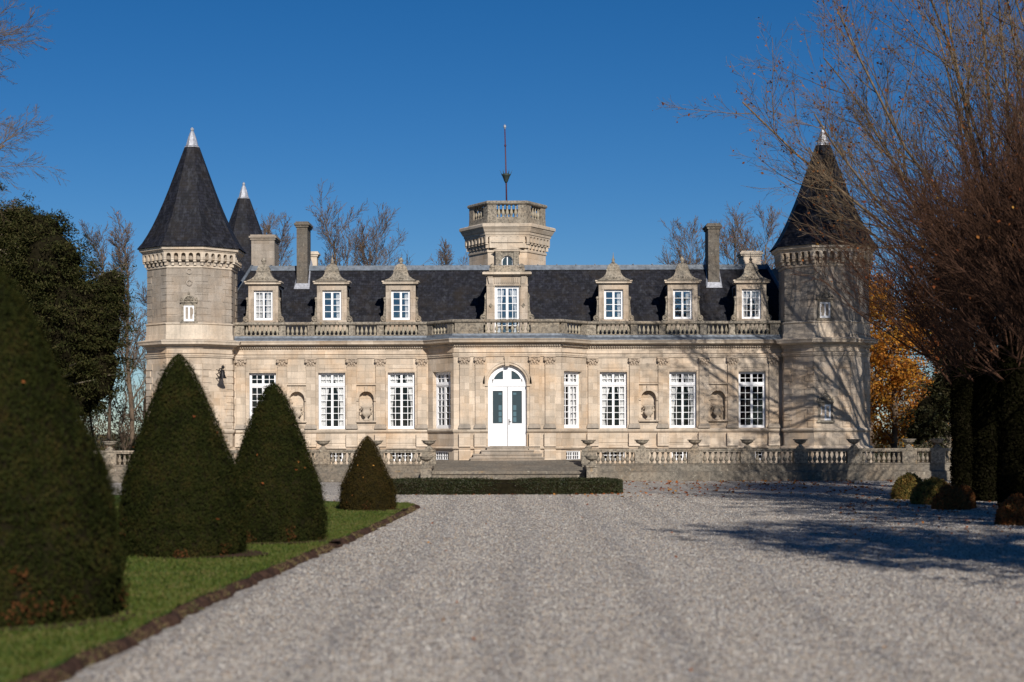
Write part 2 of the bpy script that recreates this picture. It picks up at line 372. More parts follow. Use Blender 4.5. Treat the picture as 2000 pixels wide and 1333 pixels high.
def join(parts):
    Vs = []; Fs = []; Ms = []; k = 0
    for V, F, mi in parts:
        Vs.append(V); Fs.append(F + k); Ms.append(np.full(len(F), mi)); k += len(V)
    return np.concatenate(Vs), np.concatenate(Fs), np.concatenate(Ms)
def px(x, Y): return (x - 1000)*Y/3200
def gy(y): return 3200*2.3/(y - 842)            # depth of a ground point seen at image row y
def hz(y, Y): return 2.3 - (y - 842)*Y/3200

# ------------------------------------------------------------------ ground
def structure(o): o['kind'] = 'structure'; return o
g = MB(); g.add([(-900, -300, 0), (900, -300, 0), (900, 1800, 0), (-900, 1800, 0)], [(0,1,2,3)])
g.v = [(x, y, -.004) for x, y, z in g.v]
structure(g.build('ground', 'field'))
g = MB(); g.add([(-60, -30, 0), (60, -30, 0), (60, 76, 0), (-60, 76, 0)], [(0,1,2,3)])
structure(g.build('gravel_drive', 'gravel'))
# loose stones lying on top, densest where one can tell them apart
def pebbles(n_, seed):
    g_ = np.random.default_rng(seed); y = 13.5 + 46*g_.random(n_)**1.7; x = (g_.random(n_)*.70-.34)*y
    e = np.interp(y, [13, 49, 50, 60], [-4.1, -2.7, -30, -30]); k = x > e - .02; x, y = x[k], y[k]; m = len(x)
    k = np.sin(3.3*(x+.25*np.sin(y*.13)+.4)) < .55 + .8*g_.random(m); x, y = x[k], y[k]; m = len(x)
    sz = .0065 + .009*g_.random(m)**2 + .00022*y
    U = np.array([(1,0,0),(0,1,0),(-1,0,0),(0,-1,0),(0,0,1),(0,0,-.6)], float)
    a = g_.random(m)*6.283; ca, sa = np.cos(a), np.sin(a); el_ = .65+.35*g_.random(m); hz_ = .5+.3*g_.random(m)
    L = U[None]*np.stack([sz, sz*el_, sz*hz_], 1)[:, None, :]*(1+.25*g_.normal(size=(m, 6, 1)))
    V = np.stack([x[:, None] + L[..., 0]*ca[:, None] - L[..., 1]*sa[:, None], y[:, None] + L[..., 0]*sa[:, None] + L[..., 1]*ca[:, None], .007 + L[..., 2]], -1).reshape(-1, 3)
    T = np.array([(0,1,4),(1,2,4),(2,3,4),(3,0,4),(1,0,5),(2,1,5),(3,2,5),(0,3,5)])
    return V, (np.arange(m)[:, None, None]*6 + T[None]).reshape(-1, 3)
def pebble_mat():
    m, nt, b = new_mat('loose_stones'); g_ = N(nt, 'NewGeometry')
    c = ramp(nt, g_.outputs['Random Per Island'], [(0, (.08, .07, .065)), (.15, (.18, .155, .15)), (.35, (.36, .315, .265)), (.55, (.46, .42, .37)), (.7, (.38, .285, .20)), (.8, (.25, .25, .27)), (.92, (.50, .47, .43)), (1, (.66, .64, .60))])
    nt.links.new(c, b.inputs['Base Color']); b.inputs['Roughness'].default_value = .8; return m
M['pebble'] = pebble_mat()
V, F = pebbles(270000, 77)
tag(np_obj('loose_gravel', V, F, 'pebble'), kind='stuff')
# lawn with a ragged cut edge
edge = [(-4.75, 6), (-4.3, 13), (-4.21, 15), (-4.06, 18), (-4.02, 21.1), (-3.86, 25), (-3.66, 28.7), (-3.35, 34), (-3.08, 40.5), (-2.85, 46.5), (-2.80, 48.7), (-3.05, 49.6), (-5.9, 51.6), (-13.9, 57), (-40, 60)]
def densify(path, step):
    out = []
    for (x0, y0), (x1, y1) in zip(path, path[1:]):
        n = max(1, int(math.hypot(x1-x0, y1-y0)/step))
        out += [(x0+(x1-x0)*i/n, y0+(y1-y0)*i/n) for i in range(n)]
    return out + [path[-1]]
E = densify(edge, .12)
E = [(x + .10*noise.noise((x*2, y*1.3, 0)) + .07*noise.noise((x*9, y*7, 3)), y) for x, y in E]
def inset(i, d):
    a = Vector(E[max(0, i-1)]); b = Vector(E[min(len(E)-1, i+1)]); t = (b-a).normalized(); return (E[i][0]-t.y*d, E[i][1]+t.x*d)
vs = []; fs = []
def lawn_h(x, y): return .12 + .025*noise.noise((x*.35, y*.35, 5)) + .006*noise.noise((x*3, y*3, 1))
for i, (x, y) in enumerate(E):
    a = inset(i, .04); b = inset(i, .12)
    j = .03*noise.noise((x*6, y*6, 9))
    vs += [(x, y, .002), (a[0], a[1], .075+j), (b[0], b[1], lawn_h(*b))]
for i in range(len(E)-1):
    for q in (0, 1): fs.append((i*3+q, i*3+3+q, i*3+4+q, i*3+1+q))
bank = MB(); bank.add(vs, [tuple(reversed(f)) for f in fs]); structure(bank.build('soil_edge', 'soil'))
# lawn top: rows from the edge leftwards
lw = MB(); cols = [0, .4, .9, 1.5, 2.3, 3.2, 4.5, 6, 8, 11, 15, 20, 28]
vs = []; fs = []; rows = [i for i, e in enumerate(E) if i % 3 == 0 and e[1] < 49.0]
for i in rows:
    b = inset(i, .115)
    for c_ in cols: vs.append((b[0]-c_, b[1], lawn_h(b[0]-c_, b[1])))
k = len(cols)
for r_ in range(len(rows)-1):
    for q in range(k-1): fs.append((r_*k+q, r_*k+q+1, (r_+1)*k+q+1, (r_+1)*k+q))
lw.add(vs, [tuple(reversed(f)) for f in fs], 0, True)
last = vs[-k:]; far = [inset(i, .115) for i, e in enumerate(E) if e[1] >= 49.0 and i % 3 == 0]
vs2 = []; fs2 = []
for i, (x, y) in enumerate(far):
    yy = last[0][1]; xx = max(x, -32)
    vs2 += [(xx, yy - .0, lawn_h(xx, yy)), (x, y, lawn_h(x, y))]
for i in range(len(far)-1): fs2.append((i*2, i*2+1, i*2+3, i*2+2))
lw.add(vs2, fs2, 0, True)
structure(lw.build('lawn', 'lawn'))
# grass blades
def edge_x(y): return float(np.interp(y, [e[1] for e in edge[:11]], [e[0] for e in edge[:11]]))
n = 170000
yy = 12 + (50-12)*rng.random(n)**1.6; xr = -0.12 - rng.random(n)**1.2*9.5; xx = np.interp(yy, [e[1] for e in edge[:12]], [e[0] for e in edge[:12]]) + xr
keep = (xx > px(-40, yy)); xx, yy = xx[keep], yy[keep]; n = len(xx)
zz = np.array([lawn_h(a, b) for a, b in zip(xx, yy)])
P = np.stack([xx, yy, zz+.018], 1); up = np.tile([0, 0, 1.], (n, 1))
V, F = cards(P, .062, nrm=np.tile([0, -1., 0], (n, 1)), spread=1, aspect=.28, seed=3, along=up + 0*P)
tag(np_obj('grass', V, F, 'grass'), kind='stuff')
# rough dry tufts along the cut edge
n = 15000; idx = rng.integers(1, sum(1 for e in E if e[1] < 51)-1, n)
d = .02 + .13*rng.random(n); P = np.array([[*inset(i, dd), 0] for i, dd in zip(idx, d)]); P[:, 0] += .05*rng.normal(size=n); P[:, 1] += .06*rng.random(n)
P[:, 2] = np.clip(d*.75, 0, .12) + .03*rng.random(n)
clump = np.array([noise.noise((p[0]*1.7, p[1]*1.7, 2)) for p in P]); P = P[clump > -.03]; n = len(P)
V, F = cards(P, .06, nrm=np.tile([0, -1., 0], (n, 1)), spread=1, aspect=.16, seed=4, along=np.tile([.6, 0, .8], (n, 1)))
tag(np_obj('dry_grass', V, F, 'drygrass'), kind='stuff')

# ------------------------------------------------------------------ the château
c = -.22; YF = 80.0; YB = 78.3
ch = empty('chateau', (c, YF, .6), 'long pale limestone mansion with slate roof, pointed corner towers and arched white door', 'château')
JX, BX, TX = 3.88, 2.56, 15.42           # bay junction, bay corner, tower centre (half distances)
WX = TX - 2.0
plan = [(c-WX, YF), (c-JX, YF), (c-BX, YB), (c+BX, YB), (c+JX, YF), (c+WX, YF)]
FRL = frame_mat((c-JX, YF), (c-BX, YB)); FRR = frame_mat((c+BX, YB), (c+JX, YF)); SL = math.hypot(JX-BX, YF-YB)
win_u = [-11.95, -8.57, -5.18, 5.18, 8.57, 11.95]; niche_u = [-10.27, -6.89, 6.89, 10.27]
pil_u = [-13.0, -10.98, -9.59, -7.59, -6.19, -4.17]; pil_u = pil_u + [-u for u in reversed(pil_u)]
ZP, ZW1, ZCAP, ZC = 2.40, 5.17, 5.86, 6.45
wl = MB()
def wing(u0, u1):
    ops = [(c+u-.66, c+u+.66, ZP+.02, ZW1, False, .27) for u in win_u if u0 < u < u1]
    ops += [(c+u-.36, c+u+.36, 2.82, 4.24, True, .26, True) for u in niche_u if u0 < u < u1]
    ops += [(c+u-.55, c+u+.55, .84, 1.34, False, .25) for u in win_u if u0 < u < u1]
    wl.M = Matrix.Translation((0, YF, 0)); wl.wall(c+u0, c+u1, .3, 6.9, ops)
wing(-WX, -JX); wing(JX, WX)
wl.M = Matrix.Translation((0, YB, 0)); wl.wall(c-BX, c+BX, .3, 6.9, [(c-.92, c+.92, 1.56, 5.44, True, .30)])
sw = [(SL/2-.66, SL/2+.82, ZP+.02, ZW1, False, .26), (SL/2-.55, SL/2+.65, .84, 1.34, False, .12)]
sw2 = [(SL-o[1], SL-o[0]) + o[2:] for o in sw]
wl.M = FRL; wl.wall(0, SL, .3, 6.9, sw); wl.M = FRR; wl.wall(0, SL, .3, 6.9, sw2)
wl.M = Matrix.Identity(4)
wl.box(c-WX, c+WX, YF+12.9, YF+13.2, .3, 6.9); wl.box(c-WX-1.5, c-WX-1.3, YF+2, YF+17, .3, 6.9); wl.box(c+WX+1.3, c+WX+1.5, YF+2, YF+17, .3, 6.9)
# panels above the niches, archivolts, sills, aprons
for u in niche_u:
    x = c+u; y = YF
    wl.box(x-.44, x+.44, y-.035, y+.02, 4.66, 5.28); wl.box(x-.54, x+.54, y-.09, y+.02, 4.55, 4.62)
    wl.arch_ring(x, 3.88, .37, .52, y-.06, y+.02); wl.box(x-.56, x-.37, y-.09, y+.02, 3.78, 3.87); wl.box(x+.37, x+.56, y-.09, y+.02, 3.78, 3.87)
    wl.box(x-.08, x+.08, y-.12, y+.02, 4.24, 4.50); wl.box(x-.5, x+.5, y-.14, y+.3, 2.74, 2.82)
    for sx in (-1, 1): wl.box(x+sx*.45-.055, x+sx*.45+.055, y-.03, y+.02, 2.82, 3.78)
for u in win_u:                                   # thin architrave round the windows
    x = c+u
    for sx in (-1, 1): wl.box(x+sx*.71-.045, x+sx*.71+.045, YF-.035, YF+.02, ZP+.02, ZW1)
    wl.box(x-.76, x+.76, YF-.04, YF+.02, ZW1, ZW1+.09)
    wl.box(x-.60, x+.60, YF-.025, YF+.02, 5.36, 5.60); wl.box(x-.80, x+.80, YF-.03, YF+.02, 1.72, 2.10)
wl.M = Matrix.Identity(4)
wall = wl.build('wall', 'stone', ch)
# mouldings swept along the front
planL = plan[:3] + [(c-.93, YB)]; planR = [(c+.93, YB)] + plan[3:]
def sw_part(name, prof, mat='stone_trim', extra=None):
    m_ = MB()
    if prof[0][1] < 3: m_.sweep(planL, prof); m_.sweep(planR, prof)
    else: m_.sweep(plan, prof)
    if extra: extra(m_)
    return m_.build(name, mat, ch)
sw_part('plinth', [(-.02, 1.42), (.10, 1.44), (.12, 1.49), (.05, 1.55), (-.02, 1.55)], 'stone')
sw_part('sill_course', [(-.02, 2.2), (.05, 2.22), (.10, 2.29), (.10, 2.36), (.03, 2.41), (-.02, 2.41)])
sw_part('architrave', [(-.02, 5.86), (.05, 5.86), (.05, 5.93), (.08, 5.94), (.08, 6.02), (.13, 6.06), (-.02, 6.06)], 'stone')
def dent(m_):
    for a, b in zip(plan, plan[1:]):
        m_.M = frame_mat(a, b); L = (Vector(b)-Vector(a)).length; k = int(L/.115)
        for i in range(k): m_.box(.03+i*L/k, .03+i*L/k+.062, -.15, -.05, 6.36, 6.44)
    m_.M = Matrix.Identity(4)
sw_part('cornice', [(-.02, 6.32), (.05, 6.34), (.06, 6.45), (.18, 6.47), (.22, 6.52), (.38, 6.53), (.40, 6.62), (.45, 6.68), (.44, 6.70), (-.02, 6.70)], 'stone_trim', dent)
sw_part('gutter_flashing', [(-.02, 6.70), (.42, 6.705), (.40, 6.74), (.12, 6.86), (.10, 6.95), (-.02, 6.95)], 'lead')
# pilasters
def pilaster_mesh(wd=.45):
    m_ = MB(); h = wd/2
    m_.box(-h, h, -.10, .01, 2.62, 5.47); m_.box(-h-.07, h+.07, -.17, .01, 2.42, 2.50, 2); m_.box(-h-.05, h+.05, -.15, .01, 2.50, 2.57, 2); m_.box(-h-.02, h+.02, -.125, .01, 2.57, 2.63, 2)
    m_.box(-h-.05, h+.05, -.19, .01, 1.55, 2.19); m_.box(-h-.05, h+.05, -.16, .01, .4, 1.42)                      # pedestal below the sill course
    m_.box(-h-.01, h+.01, -.12, .01, 5.47, 5.50)
    m_.box(-h-.05, h+.05, -.17, .01, 5.80, 5.86, 1)
    m_.box(-h, h, -.105, .01, 5.50, 5.80, 1)
    for sx in (-1, 1):
        m_.M = Matrix.Translation((sx*(h-.02), -.13, 5.71)) @ Matrix.Rotation(R(90), 4, 'X'); m_.lathe(0, 0, [(.035, .06), (.085, .05), (.085, -.03), (.03, -.04)], 10, 1)
        m_.M = Matrix.Identity(4)
    for i, (xx, zz, r_) in enumerate([(-.13, 5.57, .06), (0, 5.60, .07), (.13, 5.57, .06), (-.07, 5.69, .05), (.07, 5.69, .05), (0, 5.77, .045)]):
        m_.M = Matrix.Translation((xx, -.125, zz)) @ Matrix.Diagonal((1, .8, 1.3, 1)); m_.lathe(0, 0, [(.01, -r_), (r_*.8, -r_*.5), (r_, 0), (r_*.7, r_*.6), (.01, r_)], 7, 1); m_.M = Matrix.Identity(4)
    return m_.data('pilaster', ['stone', 'stone_capital', 'stone_grey'])
pm = pilaster_mesh()
for u in pil_u: put('pilaster', pm, ch, Matrix.Translation((c+u, YF, 0)))
for u in (-2.04, -1.30, 1.30, 2.04): put('pilaster', pm, ch, Matrix.Translation((c+u, YB, 0)))

# ---- windows
def curtain_mesh(w_, h, kind, sd_):
    g_ = random.Random(sd_); m_ = MB()
    def drape(xa, xb, f):
        n_, k_ = 26, 14; vs = []; fs = []
        for j in range(k_+1):
            t = j/k_; z = h*(1-t)
            for i in range(n_+1):
                s_ = i/n_; x = xa + (f(t)*(xb-xa))*s_
                vs.append((x, .16 + .03*math.sin(s_*24 + 2*t + sd_) + .014*math.sin(s_*57 + t*5 + sd_*2), z))
        for j in range(k_):
            for i in range(n_): fs.append((j*(n_+1)+i, (j+1)*(n_+1)+i, (j+1)*(n_+1)+i+1, j*(n_+1)+i+1))
        m_.add(vs, fs, 0, True)
    if kind == 'tied':
        for sg in (-1, 1):
            k1 = g_.uniform(.5, .72); k2 = g_.uniform(.62, .85); k3 = g_.uniform(.75, 1)
            f = lambda t: k3*(1 - k1*math.sin(min(1, t/k2)*math.pi/2)**1.4 if t < k2 else 1-k1 + .14*(t-k2)/(1-k2))
            drape(sg*(w_/2-.03), sg*.02, f)
    elif kind == 'straight':
        drape(-w_/2+.03, -.08, lambda t: 1-.12*t); drape(w_/2-.03, .08, lambda t: 1-.12*t)
    elif kind == 'side':
        drape(w_/2-.03, .12, lambda t: .8-.15*t)
    return m_.data('curtain', ['curtain'])
def window_meshes(w_, h, tz=None, cols=2, rt=2, rb=6, leafs=2, fr=.06, bar=.028, stile=.055):
    m_ = MB(); h2 = w_/2
    m_.box(-h2, -h2+fr, 0, .08, 0, h); m_.box(h2-fr, h2, 0, .08, 0, h); m_.box(-h2+fr, h2-fr, 0, .08, 0, fr*1.3); m_.box(-h2+fr, h2-fr, 0, .08, h-fr, h)
    zs = [(fr*1.3, (tz-.05) if tz else h-fr, rb)]
    if tz: m_.box(-h2+fr, h2-fr, -.02, .08, tz-.05, tz+.05); zs.append((tz+.05, h-fr, rt))
    iw = w_-2*fr; lw_ = iw/leafs
    for (za, zb, rows_) in zs:
        for l in range(leafs):
            xa = -h2+fr+l*lw_; xb = xa+lw_; s_ = stile
            m_.box(xa, xa+s_, .015, .07, za, zb); m_.box(xb-s_, xb, .015, .07, za, zb); m_.box(xa+s_, xb-s_, .015, .07, za, za+s_); m_.box(xa+s_, xb-s_, .015, .07, zb-s_, zb)
            for i in range(1, cols): x = xa+s_+(lw_-2*s_)*i/cols; m_.box(x-bar/2, x+bar/2, .022, .06, za+s_, zb-s_)
            for j in range(1, rows_): z = za+s_+(zb-za-2*s_)*j/rows_; m_.box(xa+s_, xb-s_, .02, .062, z-bar/2, z+bar/2)
    gl = MB(); gl.add([(-h2+fr, .05, fr), (h2-fr, .05, fr), (h2-fr, .05, h-fr), (-h2+fr, .05, h-fr)], [(0,1,2,3)])
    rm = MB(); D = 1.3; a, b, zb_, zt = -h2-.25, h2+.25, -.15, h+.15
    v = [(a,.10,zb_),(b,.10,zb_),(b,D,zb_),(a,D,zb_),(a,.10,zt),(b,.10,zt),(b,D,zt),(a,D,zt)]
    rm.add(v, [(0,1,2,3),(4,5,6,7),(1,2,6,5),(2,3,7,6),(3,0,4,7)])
    return m_.data('window', ['white']), gl.data('glass', ['glass']), rm.data('room', ['dark'])
def place_window(parent, ms, Mw, cur=None, name='window', sub=True):
    wv, gv, rv = ms
    o = put(name, wv, parent, Mw)
    if sub:
        for nm, me in (('glass', gv), ('interior', rv)) + ((('curtain', cur),) if cur else ()):
            k_ = bpy.data.objects.new(nm, me); C.objects.link(k_); k_.parent = o
    return o
WH = ZW1 - ZP - .02
wm = window_meshes(1.32, WH, tz=2.13); cur_a = curtain_mesh(1.2, WH-.1, 'tied', 1); cur_b = curtain_mesh(1.1, WH-.1, 'straight', 2)
for i, u in enumerate(win_u):
    place_window(ch, wm, Matrix.Translation((c+u, YF+.17, ZP+.02)), None if i in (0, 5) else curtain_mesh(1.2, WH-.1, 'tied', 20+i))
wms = window_meshes(1.48, WH, tz=2.13, fr=.08, stile=.07, bar=.035); cur_b = curtain_mesh(1.3, WH-.1, 'tied', 2)
for FR, q in ((FRL, .08), (FRR, -.08)): place_window(ch, wms, FR @ Matrix.Translation((SL/2+q, .19, ZP+.02)), cur_b)
wb = window_meshes(1.08, .5, rb=2, cols=3, fr=.05, stile=.03)
for u in win_u: place_window(ch, wb, Matrix.Translation((c+u, YF+.1, .84)), None, 'basement_window')
wb2 = window_meshes(1.2, .5, rb=2, cols=3, fr=.05, stile=.03)
for FR, q in ((FRL, .05), (FRR, -.05)): place_window(ch, wb2, FR @ Matrix.Translation((SL/2+q, .05, .84)), None, 'basement_window')

# ---- the arched door
dz0, dsp, dr = 1.56, 4.52, .92
dm = MB(); dm.M = Matrix.Translation((c, YB+.16, 0))
dm.box(-dr, -dr+.06, 0, .1, dz0, dsp); dm.box(dr-.06, dr, 0, .1, dz0, dsp)
dm.arch_ring(0, dsp, .845, .92, 0, .1, 24); dm.box(-.86, .86, -.02, .1, dsp-.10, dsp+.07)
dm.box(-.045, .045, -.01, .1, dsp+.07, dsp+.86)
for s_ in (-1, 1):                                                    # fanlight: wide white fields round a quarter light
    a0, a1 = (0.0, math.pi/2) if s_ > 0 else (math.pi/2, math.pi)
    dm.arch_ring(0, dsp, .70, .85, .02, .09, 14, a0, a1)
    x0, x1 = sorted((s_*.045, s_*.72)); dm.box(x0, x1, .02, .09, dsp+.07, dsp+.25)
    x0, x1 = sorted((s_*.045, s_*.20)); dm.box(x0, x1, .021, .089, dsp+.25, dsp+.80)
frame = dm.build('door_frame', 'white', ch)
for s_ in (-1, 1):
    fg = MB(); fg.M = Matrix.Translation((c, YB+.22, 0))
    pts = [(s_*.19, dsp+.24)] + [(s_*.71*math.cos(a), dsp+.71*math.sin(a)) for a in np.linspace(.33, 1.33, 10)]
    fg.add([(x, 0, z) for x, z in pts], [tuple(range(len(pts)))])
    fg.build('fanlight', 'door_glass', frame)
for s_ in (-1, 1):
    d_ = MB(); d_.M = Matrix.Translation((c, YB+.18, 0)); xa, xb = (.012, .86) if s_ > 0 else (-.86, -.012)
    gx0, gx1 = (.22, .70) if s_ > 0 else (-.70, -.22); gz0, gz1 = 2.66, 4.22; T = dsp-.10
    d_.box(xa, gx0, 0, .06, dz0+.02, T); d_.box(gx1, xb, 0, .06, dz0+.02, T); d_.box(gx0, gx1, 0, .06, gz1, T); d_.box(gx0, gx1, 0, .06, dz0+.02, gz0)
    m0 = (gx0+gx1)/2
    for (a, b, e, f_) in ((gx0-.04, gx1+.04, gz1, gz1+.035), (gx0-.04, gx1+.04, gz0-.035, gz0), (gx0-.04, gx0, gz0, gz1), (gx1, gx1+.04, gz0, gz1)): d_.box(a, b, -.02, .01, e, f_)
    d_.box(m0-.30, m0+.30, -.018, .01, 1.80, 1.83); d_.box(m0-.30, m0+.30, -.018, .01, 2.43, 2.46); d_.box(m0-.30, m0-.27, -.018, .01, 1.83, 2.43); d_.box(m0+.27, m0+.30, -.018, .01, 1.83, 2.43); d_.box(m0-.2, m0+.2, -.012, .01, 1.93, 2.33)
    leaf = d_.build('door_leaf', 'white', ch)
    g_ = MB(); g_.M = Matrix.Translation((c, YB+.215, 0)); g_.add([(gx0,0,gz0),(gx1,0,gz0),(gx1,0,gz1),(gx0,0,gz1)], [(0,1,2,3)])
    sx = gx0+.06 if s_ > 0 else gx1-.06-.14
    if s_ < 0: sx = gx1-.20
    for zq, hh in ((2.73, .22), (3.00, .22), (3.29, .24), (4.03, .10)): g_.box(sx, sx+.15, -.006, -.002, zq, zq+hh, 1)
    g_.build('door_glass', ['door_glass', 'door_sticker'], leaf)
h_ = MB(); h_.M = Matrix.Translation((c, YB+.18, 0)); h_.box(.06, .10, -.02, 0, 2.58, 2.88); h_.tube([(.08, -.02, 2.76), (.08, -.07, 2.76), (.19, -.07, 2.755)], .014, 6); h_.build('door_handle', 'iron', leaf)
a_ = MB(); a_.M = Matrix.Translation((c, YB, 0)); a_.arch_ring(0, dsp, .95, 1.05, -.06, .01, 22); a_.arch_ring(0, dsp, 1.053, 1.17, -.10, .01, 22)
for s_ in (-1, 1):
    x0, x1 = sorted((s_*.93, s_*1.08)); a_.box(x0, x1, -.05, .01, 2.42, dsp-.08); x0, x1 = sorted((s_*.92, s_*1.16)); a_.box(x0, x1, -.12, .01, dsp-.08, dsp+.02)
a_.prism([(-.09, 5.40), (.09, 5.40), (.14, 5.85), (-.14, 5.85)], -.16, .01); a_.build('door_surround', 'stone', ch)
st = MB()
for k_, (hw, zt, dp) in enumerate(((.98, 1.555, .12), (1.24, 1.39, .40), (1.62, 1.22, .68), (1.74, 1.05, .92))):
    st.box(c-hw, c+hw, YB-.18-dp, YB-.003, .5, zt-.06); st.box(c-hw-.03, c+hw+.03, YB-.22-dp, YB-.003, zt-.06, zt)
st.build('front_steps', 'stone_grey', ch)

# ---- roof balustrade
def baluster_data(h, r_, name='baluster', mat='stone_baluster', n_=10):
    p = [(.70,0),(.70,.07),(.45,.09),(.42,.12),(.62,.17),(.92,.27),(1.0,.34),(.88,.43),(.62,.55),(.42,.68),(.36,.77),(.52,.80),(.52,.84),(.38,.87),(.68,.92),(.70,1)]
    m_ = MB(); m_.lathe(0, 0, [(a*r_, b*h) for a, b in p], n_, 0, True); return m_.data(name, [mat])
bal = baluster_data(.54, .082, n_=8)
bl = MB(); zb, zt = 6.95, 7.50; rows_ = []
inner = [(a, b+.0) for a, b in plan]
path = [(c-WX, YF+.08), (c-JX+.04, YF+.08), (c-BX+.04, YB+.08), (c+BX-.04, YB+.08), (c+JX-.04, YF+.08), (c+WX, YF+.08)]
bl.sweep(path, [(-.20, 7.49), (.15, 7.49), (.19, 7.53), (.19, 7.60), (.14, 7.635), (-.20, 7.635)])
bl.sweep(path, [(-.16, 6.86), (.12, 6.90), (.12, 7.0), (-.16, 7.0)])
def piers(Mx, x0, x1, spans):
    """spans of openwork (a,b,n); everything else is solid pier"""
    bl.M = Mx; x = x0
    for a, b, n_ in spans:
        bl.box(x, a, -.10, .17, 6.98, 7.50); 
        if a-x > .5: bl.box(x+.12, a-.12, -.125, -.1, 7.08, 7.42)
        for i in range(n_): rows_.append(Mx @ Matrix.Translation((a + (b-a)*(i+.5)/n_, .02, 7.0) ))
        x = b
    bl.box(x, x1, -.10, .17, 6.98, 7.50); bl.M = Matrix.Identity(4)
Mw_ = Matrix.Translation((c, YF+.08, 0))
spR = [(4.345, 6.03, 8), (6.36, 7.42, 5), (7.73, 9.41, 8), (9.74, 10.82, 5), (11.13, 12.84, 8)]
piers(Mw_, 3.88, WX, spR); piers(Mw_, -WX, -3.88, [(-b, -a, n_) for a, b, n_ in reversed(spR)])
piers(frame_mat(path[1], path[2]), .02, SL-.05, [(.42, SL-.45, 5)]); piers(frame_mat(path[3], path[4]), .05, SL-.02, [(.45, SL-.42, 5)])
piers(Matrix.Translation((c, YB+.08, 0)), -2.5, 2.5, [(-1.13, 1.13, 9)])
balus = bl.build('balustrade', 'stone_old', ch)
for Mx in rows_: put('baluster', bal, balus, Mx)
fl = MB(); fl.add([(c-JX, YF+.3, 6.88), (c-BX, YB+.2, 6.88), (c+BX, YB+.2, 6.88), (c+JX, YF+.3, 6.88)], [(0,1,2,3)]); fl.add([(c-WX, YF, 6.87), (c+WX, YF, 6.87), (c+WX, YF+2.0, 6.87), (c-WX, YF+2.0, 6.87)], [(0,1,2,3)])
fl.build('roof_terrace', 'lead', ch)

# ---- mansard roof
rf = MB(); b0, b1, r0_, r1_ = 14.9, 14.9, 13.15, 13.35; YR0, YR1, ZR0, ZR1 = 81.35, 84.3, 6.9, 10.72
# front slope slightly concave at the foot
rf.add([(c-b0,YR0,ZR0),(c+b1,YR0,ZR0),(c+b1-.5,YR0+.75,8.05),(c-b0+.5,YR0+.75,8.05),(c+r1_,YR1,ZR1),(c-r0_,YR1,ZR1)], [(0,1,2,3),(3,2,4,5)])
rf.add([(c-b0,YR0,ZR0),(c-b0+.5,YR0+.75,8.05),(c-r0_,YR1,ZR1),(c-r0_,89.5,ZR1),(c-b0,93,ZR0)], [(4,3,2,1,0)])
rf.add([(c+b1,YR0,ZR0),(c+b1-.5,YR0+.75,8.05),(c+r1_,YR1,ZR1),(c+r1_,89.5,ZR1),(c+b1,93,ZR0)], [(0,1,2,3,4)])
rf.add([(c-b0,93,ZR0),(c+b1,93,ZR0),(c+r1_,89.5,ZR1),(c-r0_,89.5,ZR1)], [(3,2,1,0)])
rf.add([(c-r0_,YR1,ZR1),(c+r1_,YR1,ZR1),(c+r1_,89.5,ZR1),(c-r0_,89.5,ZR1)], [(0,1,2,3)])
# rear left pavilion roof
for s_ in (-1, 1):
    x0, x1, y0, y1 = c+s_*15.2-2.2, c+s_*15.2+2.2, 84.5, 97
    rf.add([(x0,y0,6.9),(x1,y0,6.9),(x1,y1,6.9),(x0,y1,6.9),(c+s_*15.2-.2,87.6,11.4),(c+s_*15.2+.2,87.6,11.4),(c+s_*15.2+.2,95,11.4),(c+s_*15.2-.2,95,11.4)], [(0,1,5,4),(1,2,6,5),(2,3,7,6),(3,0,4,7),(4,5,6,7)])
roof = rf.build('roof', 'slate', ch)
rc = MB(); rc.box(c-r0_-.05, c+r1_+.05, YR1-.10, YR1+.30, ZR1-.05, ZR1+.10)
rc.add([(c-r0_, YR1-.20, ZR1-.16), (c+r1_, YR1-.20, ZR1-.16), (c+r1_, YR1-.10, ZR1+.0), (c-r0_, YR1-.10, ZR1+.0)], [(0,1,2,3)])
for i in range(28): x = c-r0_+i*.98; rc.box(x, x+.05, YR1-.14, YR1+.3, ZR1+.10, ZR1+.15)
for s_, e in ((-1, r0_), (1, r1_)):
    rc.tube([(c+s_*(14.4), YR0+.75, 8.1), (c+s_*e, YR1, ZR1+.06)], .09, 6); 
    rc.tube([(c+s_*15.2-s_*2.2, 84.5, 6.95), (c+s_*15.2-s_*.2, 87.6, 11.45)], .09, 6)
rc.build('ridge_flashing', 'lead', roof)
def chimney(x0, x1, y0, y1, z0, z1, mat, flash=None, cap=.12):
    m_ = MB(); m_.box(x0, x1, y0, y1, z0, z1-.28); m_.box(x0-cap*.5, x1+cap*.5, y0-cap*.5, y1+cap*.5, z1-.28, z1-.18); m_.box(x0-cap, x1+cap, y0-cap, y1+cap, z1-.18, z1-.08); m_.box(x0-cap*.4, x1+cap*.4, y0-cap*.4, y1+cap*.4, z1-.08, z1)
    if flash:
        f0, f1 = flash; m_.add([(x0-.12,y0-.20,f0),(x1+.12,y0-.20,f0),(x1+.03,y0-.025,f1),(x0-.03,y0-.025,f1),(x1+.12,y0+1.2,f0+1.4),(x0-.12,y0+1.2,f0+1.4),(x1+.03,y0+1.2,f1+1.4),(x0-.03,y0+1.2,f1+1.4)], [(0,1,2,3),(1,4,6,2),(5,0,3,7)], 1)
    return m_.build('chimney', [mat, 'lead_bright'], roof)
chimney(-10.95, -10.40, 83.5, 84.9, 9, 13.0, 'brick_stone', (9.55, 9.85))
chimney(10.03, 10.60, 83.5, 84.9, 9, 12.85, 'brick_stone', (9.55, 9.85))
